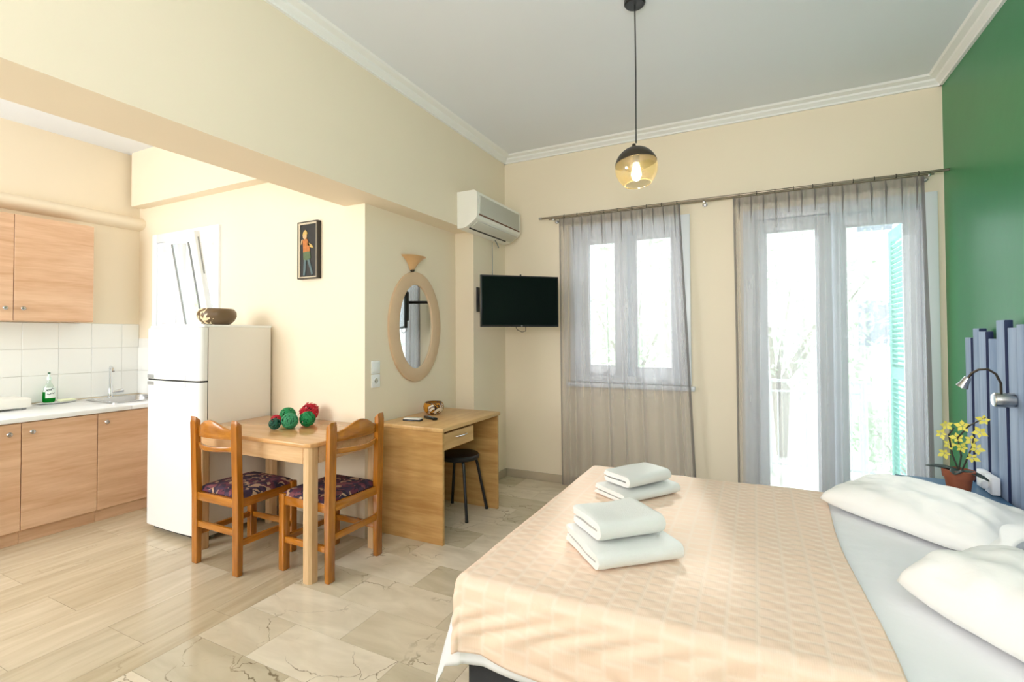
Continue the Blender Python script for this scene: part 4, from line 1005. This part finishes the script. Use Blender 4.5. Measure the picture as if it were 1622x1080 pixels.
tvpart(MB().box(XW+0.012, XW+0.02, 3.78, 3.82, 1.67, 1.76, 0.002), 'bracket_pivot', BLACKM)
tvpart(MB().tube([(XW+0.016, 3.80, 1.71), (XW+0.14, 3.89, 1.71), (XW+0.30, 3.80, 1.71), (XW+0.432, 3.738, 1.71)], 0.014, 8), 'bracket_arm', BLACKM, True)
b = MB(); pts = [(tvc.x-0.06, tvc.y+0.03, 1.46), (tvc.x-0.05, tvc.y+0.04, 1.435), (tvc.x-0.01, tvc.y+0.05, 1.415), (tvc.x+0.02, tvc.y+0.06, 1.425), (tvc.x+0.02, tvc.y+0.06, 1.46)]
b.tube(pts, 0.003, 6)
Mi = Matrix.Translation(tv.location) @ Matrix.Rotation(ang, 4, 'Z'); Mi.invert()
for v in b.bm.verts: v.co = Mi @ v.co
b.build('aerial_cable', BLACKM, tv, True)

# ------------------------------------------------------------------ bed
BX0, BX1, BY0, BY1, BZ = -0.905, 1.08, 1.425, 2.975, 0.555
bed = thing('bed', 'double bed with charcoal base under a peach blanket', 'bed', ((BX0+BX1)/2, (BY0+BY1)/2, 0))
part(MB().box(BX0+0.01, BX1, BY0+0.02, BY1-0.02, 0.05, 0.335, 0.015), 'bed_base', BASEF, bed, True)
for xx in (BX0+0.06, BX1-0.1):
    for yy in (BY0+0.08, BY1-0.08): part(MB().box(xx, xx+0.05, yy-0.025, yy+0.025, 0, 0.05, 0.003), 'foot', BLACK, bed)
part(MB().box(BX0, BX1, BY0, BY1, 0.336, BZ, 0.035, 4), 'mattress', MATT, bed, True)
def drape(x0, x1, y0, y1, zt, oL, oN, oF, seed, flare, rip=1.0, grow=0.006, foot=0.18):
    """cloth lying on the mattress top, hanging over the foot (oL), near (oN) and far (oF) sides"""
    X0, X1 = BX0-grow+0.03, BX1; Y0, Y1 = BY0-grow+0.03, BY1+grow-0.03
    oL += 0.03*(oL > 0); oN += 0.03; oF += 0.03
    rnd = random.Random(seed); ph = [rnd.uniform(0, 6.28) for _ in range(6)]
    sx0 = x0; S0 = X0-oL if oL else x0; 
    def fn(u, v):
        s = S0+(x1-S0)*u; t = (Y0-oN)+((Y1+oF)-(Y0-oN))*v
        ax_ = max(0, X0-s) if oL else 0; ay = max(0, Y0-t); by = max(0, t-Y1)
        dyy = ay if ay > 0 else by; sg = -1 if ay > 0 else 1
        d = math.hypot(ax_, dyy)
        z = zt; x = max(s, X0) if oL else s; y = min(max(t, Y0), Y1)
        if d > 1e-6:
            r = 0.03
            if d < r*1.57:
                a = d/r; out = r*math.sin(a)-0.0; z = zt-r*(1-math.cos(a))
                out -= 0.0
            else:
                out = r; z = zt-r-(d-r*1.57)
            hang = max(0, d-0.05)
            corner = 1.0 if (ax_ > 0 and dyy > 0) else 0.0
            w_ = min(ax_, dyy)/d if corner else 0
            ox = -ax_/d; oy = sg*dyy/d
            along = s if dyy > ax_ else t
            rp = (0.012*math.sin(along*9+ph[0])+0.008*math.sin(along*17+ph[1]))*min(1, hang/0.15)*rip
            fl_ = flare*hang*(1+1.0*w_)
            o_ = out+fl_+abs(rp)*0.8+0.004*min(1, d/0.05)
            x += ox*o_; y += oy*o_
            if ax_ > 0.05: x -= foot*max(0, hang)*min(1, (ax_-0.05)/0.08)
            z += 0.004*math.sin(along*13+ph[2])*min(1, hang/0.1)
        z += 0.0035*noise.noise(Vector((s*3.1+seed, t*3.1, 0)))+0.0018*noise.noise(Vector((s*9+seed, t*9, 3)))
        return Vector((x, y, z))
    return fn, S0, x1, Y0-oN, Y1+oF
def cloth(name, m, fn, dims, nu, nv, parent, th):
    S0, S1, T0, T1 = dims
    b = MB().grid(fn, nu, nv, uv=lambda u, v: (S0+(S1-S0)*u, T0+(T1-T0)*v))
    o = part(b, name, m, parent, True, angle=None, fixn=False)
    return o
fn, *dm = drape(BX0, BX1+0.0, BY0, BY1, BZ+0.005, 0.27, 0.25, 0.25, 5, 0.05, 1.0, 0.006)
sh = MB().grid(fn, 150, 150, uv=lambda u, v: (u*2.3, v*2)); shO = sh.build('bed_sheet', SHEET, None, True, angle=None, fixn=False)
tag(shO, 'white cotton sheet spread over the bed and hanging past its corner', 'sheet')
md = shO.modifiers.new('thickness', 'SOLIDIFY'); md.thickness = 0.002; md.offset = 1
fn2, *dm2 = drape(BX0, 0.30, BY0, BY1, BZ+0.012, 0.03, 0.222, 0.20, 5, 0.05, 1.0, 0.016)
def fnb(u, v):
    p = fn2(u, v)
    if u > 0.9: p.x += 0.012*math.sin(v*9)*(u-0.9)*10
    # soft quilting of the woven squares
    s = dm2[0]+(dm2[1]-dm2[0])*u; t = dm2[2]+(dm2[3]-dm2[2])*v
    q = 0.0009*math.sin(s*2*PI/0.080)*math.sin(t*2*PI/0.052)
    p.z += q*max(0.0, min(1.0, (p.z-(BZ-0.01))/0.02))
    if p.z < BZ:
        p.z += 0.010*math.sin(s*6.2+1)*min(1, (BZ-p.z)/0.2)
        hang = (BZ+0.012-p.z)
        if p.y < BY0: p.y -= 0.004+0.004*math.sin(s*31+6*math.sin(hang*20+s*3))*min(1, hang/0.1)
    return p
bl = MB().grid(fnb, 230, 300, uv=lambda u, v: (dm2[2]+(dm2[3]-dm2[2])*v, dm2[0]+(dm2[1]-dm2[0])*u)).build('peach_blanket', BLANKET, None, True, angle=None, fixn=False)
tag(bl, 'peach woven blanket with raised squares covering most of the bed', 'blanket')
md = bl.modifiers.new('thickness', 'SOLIDIFY'); md.thickness = 0.004; md.offset = 1

# ------------------------------------------------------------------ pillows
def pillow(name, label, c, rz, L, W, T, seed, open_end=False, tilt=(0, 0)):
    t = thing(name, label, 'pillow', c, 'pillows at the head of the bed'); t.rotation_euler = (tilt[0], tilt[1], rz)
    nu, nv = 64, 48
    def surf(u, v, sgn):
        a = 2*u-1; b_ = 2*v-1
        e = max(0, (1-abs(a)**3.6))*max(0, (1-abs(b_)**3.0)); h = T*e**0.44
        k_ = 0.05*(a*a*b_*b_)**1.6; cs = 1-0.02*(1-b_*b_)*a**4-k_; cs2 = 1-0.03*(1-a*a)*b_**4-k_*1.3
        x = a*L/2*cs; y = b_*W/2*cs2
        nz = 0.013*noise.noise(Vector((a*1.8+seed, b_*1.8, seed)))+0.009*noise.noise(Vector((a*5+seed, b_*4, 1.3)))+0.006*noise.noise(Vector((a*3+b_*5, b_*2-a*2+seed, 7)))
        # radiating creases near the corners and seams
        cr_ = abs(math.sin(9*math.atan2(b_, a)+seed))*0.006*(abs(a)**3+abs(b_)**3)
        z = sgn*h*(1.0 if sgn > 0 else 0.42)+(nz-cr_)*min(1, e*3)*(1 if sgn > 0 else 0.3)
        return Vector((x, y, z+T*0.42))
    b = MB(); b.grid(lambda u, v: surf(u, v, 1), nu, nv); b.grid(lambda u, v: surf(u, v, -1), nu, nv)
    bmesh.ops.remove_doubles(b.bm, verts=b.bm.verts[:], dist=0.0006)
    b.build('pillow_body', PILLOW, t, True, angle=None)
    if open_end:     # open mouth of the pillowcase, its hem standing past the filling
        def mouth(u, v):
            a = 2*PI*u; y = (W/2*0.93)*math.cos(a); e = max(0, 1-abs(math.cos(a))**2.4)
            z = T*0.42+(T*0.62 if math.sin(a) > 0 else -T*0.30)*e**0.7
            x = L/2*0.72+v*L*0.20
            k = 1+0.05*v
            return Vector((x+0.008*math.sin(a*5), y*k, T*0.42+(z-T*0.42)*(k)+0.004*math.sin(a*7+v*3)))
        o = MB().grid(mouth, 72, 8).build('pillowcase_hem', PILLOW, t, True, angle=None)
        md = o.modifiers.new('thickness', 'SOLIDIFY'); md.thickness = 0.003
    return t
pillow('pillow', 'white pillow behind the other one, near the potted orchid', (0.645, 2.640, BZ+0.022), math.radians(-46), 0.68, 0.44, 0.105, 2.2, True, (math.radians(4), 0))
pillow('pillow', 'white pillow in the right foreground, cropped by the photo edge', (0.725, 1.715, BZ+0.022), math.radians(-58), 0.67, 0.43, 0.135, 8.1, False, (math.radians(3), 0))

# ------------------------------------------------------------------ towels
def towel(label, c, rz, L, W, H, seed, layers=2):
    """folded towel: long side L along local x, fold bend at -y"""
    rnd = random.Random(seed); o = None; b = MB()
    th = H/(2*layers)*0.86
    paths = []
    for k in range(layers):
        R = H/2-th*(k+0.5); e0 = W/2-0.004*k-rnd.uniform(0, 0.012); e1 = W/2-0.004*k-rnd.uniform(0, 0.012)
        bend = -W/2+R+th*(0.5+k)
        pts = [(e0+(bend-e0)*i/8, H/2-R) for i in range(8)]
        pts += [(bend-R*math.sin(PI*i/8), H/2-R*math.cos(PI*i/8)) for i in range(9)]
        pts += [(bend+(e1-bend)*i/8, H/2+R) for i in range(1, 9)]
        paths.append(pts)
    nx = 26
    for pts in paths:
        n = len(pts); prof = []
        for i, (y, z) in enumerate(pts):
            y2, z2 = pts[min(i+1, n-1)]; y1, z1 = pts[max(i-1, 0)]
            d = Vector((y2-y1, z2-z1)).normalized(); nr = Vector((-d.y, d.x))*th/2
            prof.append((y+nr.x, z+nr.y, y-nr.x, z-nr.y))
        loop = [(a, b_) for a, b_, _, _ in prof]+[(c_, d_) for _, _, c_, d_ in prof[::-1]]
        rings = []
        for j in range(nx+1):
            x = -L/2+L*j/nx; edge = max(0, abs(2*j/nx-1)-0.86)/0.14; sq = 1-0.12*edge*edge
            ring = []
            for (y, z) in loop:
                dz = 0.007*noise.noise(Vector((x*7+seed, y*8, z*9)))*min(1, z/0.015)
                sag = 0.006*math.sin(PI*j/nx)*(z/H)
                ring.append(b.bm.verts.new((x+0.004*noise.noise(Vector((y*11, z*30, seed+(0 if j < nx/2 else 5))))*(1 if j in (0, nx) else 0), y, H/2+(z-H/2)*sq-sag+dz)))
            rings.append(ring)
        m = len(loop)
        for A_, B_ in zip(rings, rings[1:]):
            for k in range(m): b.bm.faces.new((A_[k], A_[(k+1) % m], B_[(k+1) % m], B_[k]))
        for rg in (rings[0], rings[-1]):
            for k in range(len(prof)-1): b.bm.faces.new((rg[k], rg[k+1], rg[m-2-k], rg[m-1-k]))
    o = b.build('folded_towel', TOWEL, None, True, angle=50); o.location = c; o.rotation_euler = (0, 0, rz)
    return tag(o, label, 'towel', 'folded white towels on the peach blanket')
tz = BZ+0.0205
towel('lower folded towel of the far stack on the peach blanket', (-0.545, 2.535, tz), math.radians(55), 0.37, 0.23, 0.050, 1)
towel('upper folded towel of the far stack on the peach blanket', (-0.548, 2.555, tz+0.056), math.radians(57), 0.29, 0.19, 0.062, 2)
towel('lower folded towel of the near stack, larger and thicker', (-0.452, 1.835, tz), math.radians(42), 0.335, 0.29, 0.062, 3)
towel('upper folded towel of the near stack, smaller', (-0.475, 1.862, tz+0.069), math.radians(45), 0.27, 0.225, 0.070, 4)

# ------------------------------------------------------------------ headboard
hb = thing('headboard', 'blue washed plank headboard of uneven heights on green wall', 'headboard', (1.17, 2.4, 0))
part(MB().box(1.172, 1.188, 1.30, 3.76, 1.0, 1.09, 0.002).box(1.172, 1.188, 1.30, 3.76, 0.35, 0.44, 0.002), 'backing_rail', NAVY, hb)
edges = [3.835, 3.701, 3.600, 3.497, 3.381, 3.273, 3.164]
tops = [1.36, 1.412, 1.394, 1.354, 1.450, 1.410, 1.425]
rnd = random.Random(5)
while edges[-1] > 1.35:
    edges.append(edges[-1]-0.104); tops.append(rnd.choice([1.36, 1.41, 1.45, 1.39, 1.43]))
tops = tops[:len(edges)-1]
part(MB().box(1.160, 1.171, edges[-1]+0.01, 3.79, 0.30, 1.33), 'backing_board', NAVY, hb)
for i in range(len(edges)-1):
    ya, yb = edges[i+1]+0.008, edges[i]-0.008
    if i == 0: yb = 3.79
    dx = (0.0, 0.010)[i % 2]; off = (yb+ya)/2
    o = MB().box(-0.017, 0.017, -(yb-ya)/2, (yb-ya)/2, 0, tops[i]-0.05, 0.0025).build('plank', BLUE, hb, True)
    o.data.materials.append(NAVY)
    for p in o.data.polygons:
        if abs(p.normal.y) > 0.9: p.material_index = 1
    o.location = Vector((1.141+dx*0.6, off, 0.05))-hb.location
# wall lamp
wl = thing('reading_lamp', 'steel gooseneck reading lamp fixed to the blue headboard', 'lamp', (1.12, 3.2, 1.06))
LY = 3.19; LZ = 1.058
part(MB().lathe([(0, 0), (0.036, 0), (0.036, 0.068), (0.034, 0.072), (0, 0.072)], (1.122, LY, LZ), 32, (-1, 0, 0)), 'lamp_base', STEEL, wl, True)
part(MB().lathe([(0, 0.0725), (0.033, 0.0725), (0.030, 0.076), (0, 0.077)], (1.122, LY, LZ), 32, (-1, 0, 0)), 'base_cap', CHROME, wl, True)
neck = [(1.075, LY-0.005, LZ+0.034), (1.072, LY-0.012, 1.14), (1.052, LY-0.02, 1.185), (1.022, LY-0.022, 1.208), (0.99, LY-0.016, 1.205), (0.965, LY-0.010, 1.185), (0.952, LY-0.006, 1.160)]
part(MB().tube(neck, 0.0055, 10), 'gooseneck', BRONZE, wl, True)
hd = Vector((-0.35, 0.25, -0.86)).normalized()
hp = Vector((0.953, LY-0.006, 1.165))
part(MB().lathe([(0, 0), (0.012, 0), (0.016, 0.008), (0.018, 0.030), (0.026, 0.055), (0.024, 0.055), (0.016, 0.030), (0, 0.02)], hp, 28, hd), 'lamp_head', STEEL, wl, True)
part(MB().lathe([(0, 0.046), (0.020, 0.046), (0.020, 0.050), (0, 0.051)], hp, 24, hd), 'bulb', mat('reading_bulb', c3(255, 245, 225), 0.3, emit=((1, 0.9, 0.72, 1), 14)), wl, True)
# nightstand
ns = thing('nightstand', 'blue nightstand between bed and window wall, under the orchid', 'nightstand', (0.94, 3.34, 0))
part(MB().box(0.74, 1.118, 3.05, 3.62, 0.525, 0.55, 0.004), 'top', BLUEP, ns, True)
part(MB().box(0.76, 0.775, 3.07, 3.60, 0.03, 0.525), 'front_panel', BLUEP, ns)
part(MB().box(0.775, 1.11, 3.07, 3.085, 0.03, 0.525), 'side_panel', BLUEP, ns)
part(MB().box(0.775, 1.11, 3.585, 3.60, 0.03, 0.525), 'side_panel', BLUEP, ns)
df_ = part(MB().box(0.748, 0.76, 3.08, 3.59, 0.36, 0.515, 0.002), 'drawer', BLUEP, ns)
part(MB().lathe([(0, 0), (0.006, 0), (0.014, 0.015), (0, 0.02)], (0.748, 3.33, 0.44), 16, (-1, 0, 0)), 'knob', STEEL, df_, True)
for xx in (0.765, 1.07):
    for yy in (3.075, 3.56): part(MB().box(xx, xx+0.035, yy, yy+0.035, 0, 0.03), 'foot', BLUEP, ns)
# orchid
OX, OY, OZ = 0.942, 3.305, 0.551
op = thing('potted_orchid', 'yellow orchid with dark leaves in a terracotta pot', 'plant', (OX, OY, OZ))
prp = [(0, 0), (0.044, 0), (0.056, 0.085), (0.064, 0.087), (0.068, 0.125), (0.062, 0.127), (0.058, 0.10), (0, 0.098)]
MB().lathe(prp, (0, 0, 0), 32).build('pot', TERRA, op, True)
MB().lathe([(0, 0.112), (0.03, 0.114), (0.060, 0.108)], (0, 0, 0), 24).build('soil', SOIL, op, True)
def leaf(b, p0, d, L, W, droop, th=0.002):
    d = Vector(d).normalized(); side = d.cross(Vector((0, 0, 1))).normalized(); n = 10
    for sgn in (0, 1):
        pass
    def f_(u, v):
        w_ = W*math.sin(PI*min(1, u*0.92+0.06))**0.7
        return Vector(p0)+d*L*u+side*(v-0.5)*2*w_+Vector((0, 0, droop*u*u+abs(v-0.5)*w_*0.6))
    b.grid(f_, n, 6)
for p0, d, L, W_, dr_ in (((0, 0, 0.122), (-0.9, 0.35, 0.10), 0.13, 0.030, -0.01), ((0, 0, 0.12), (0.75, -0.5, 0.05), 0.12, 0.028, -0.03), ((0, 0, 0.12), (-0.4, -0.9, 0.2), 0.10, 0.026, -0.02)):
    b = MB(); leaf(b, p0, d, L, W_, dr_); o = b.build('leaf', LEAFD, op, True, angle=None)
    md = o.modifiers.new('thickness', 'SOLIDIFY'); md.thickness = 0.004
stems = [[(0, 0, 0.11), (0.01, -0.01, 0.20), (0.0, 0.0, 0.29), (0.035, -0.035, 0.36), (0.085, -0.085, 0.415)], [(0.005, 0, 0.11), (-0.02, 0.01, 0.20), (-0.03, 0.02, 0.30), (-0.01, 0.01, 0.34)], [(0.01, 0, 0.11), (0.03, -0.02, 0.19), (0.045, -0.035, 0.25), (0.05, -0.04, 0.30)]]
for s_p in stems: MB().tube(s_p, [0.004]*(len(s_p)-1)+[0.0025], 7).build('stem', STEM, op, True)
rnd = random.Random(4)
fl_pos = [(-0.045, 0.03, 0.20), (0.045, -0.035, 0.20), (-0.03, 0.02, 0.25), (0.01, -0.02, 0.245), (0.06, -0.05, 0.25), (-0.055, 0.04, 0.30), (0.0, 0.0, 0.29), (0.045, -0.03, 0.29), (-0.04, 0.02, 0.35), (0.015, -0.02, 0.355), (0.07, -0.06, 0.335), (0.08, -0.08, 0.40)]
for p in fl_pos:
    b = MB(); nrm = Vector((rnd.uniform(-0.6, 0), -1, rnd.uniform(-0.2, 0.5))).normalized(); a = nrm.orthogonal().normalized(); c_ = nrm.cross(a); a0 = rnd.uniform(0, 6)
    for k in range(5):
        an = a0+2*PI*k/5; d = (a*math.cos(an)+c_*math.sin(an)); sd = nrm.cross(d); Lp = 0.030*rnd.uniform(0.8, 1.2)
        vs = [b.bm.verts.new(Vector(p)+q) for q in (d*0.002, d*Lp*0.5+sd*Lp*0.32+nrm*0.003, d*Lp+nrm*0.006, d*Lp*0.5-sd*Lp*0.32+nrm*0.003)]
        b.bm.faces.new(vs)
    b.build('flower', YEL, op)
# sockets on the headboard
for yy, zz, lb_ in ((3.49, 0.60, 'white surface socket on headboard, nearer the orchid'), (3.385, 0.598, 'white surface socket on headboard with a plug in it')):
    s_ = thing('power_socket', lb_, 'socket', (1.118, yy, zz))
    MB().box(-0.035, 0.0, -0.045, 0.045, -0.045, 0.045, 0.005).build('socket_box', WHITE, s_, True)
    MB().lathe([(0, 0), (0.018, 0), (0.018, 0.003), (0, 0.003)], (-0.036, 0, 0), 20, (-1, 0, 0)).build('socket_face', ACW, s_, True)
    if 'plug' in lb_: MB().box(-0.066, -0.039, -0.020, 0.020, -0.02, 0.02, 0.005).build('plug', WHITE, s_, True)
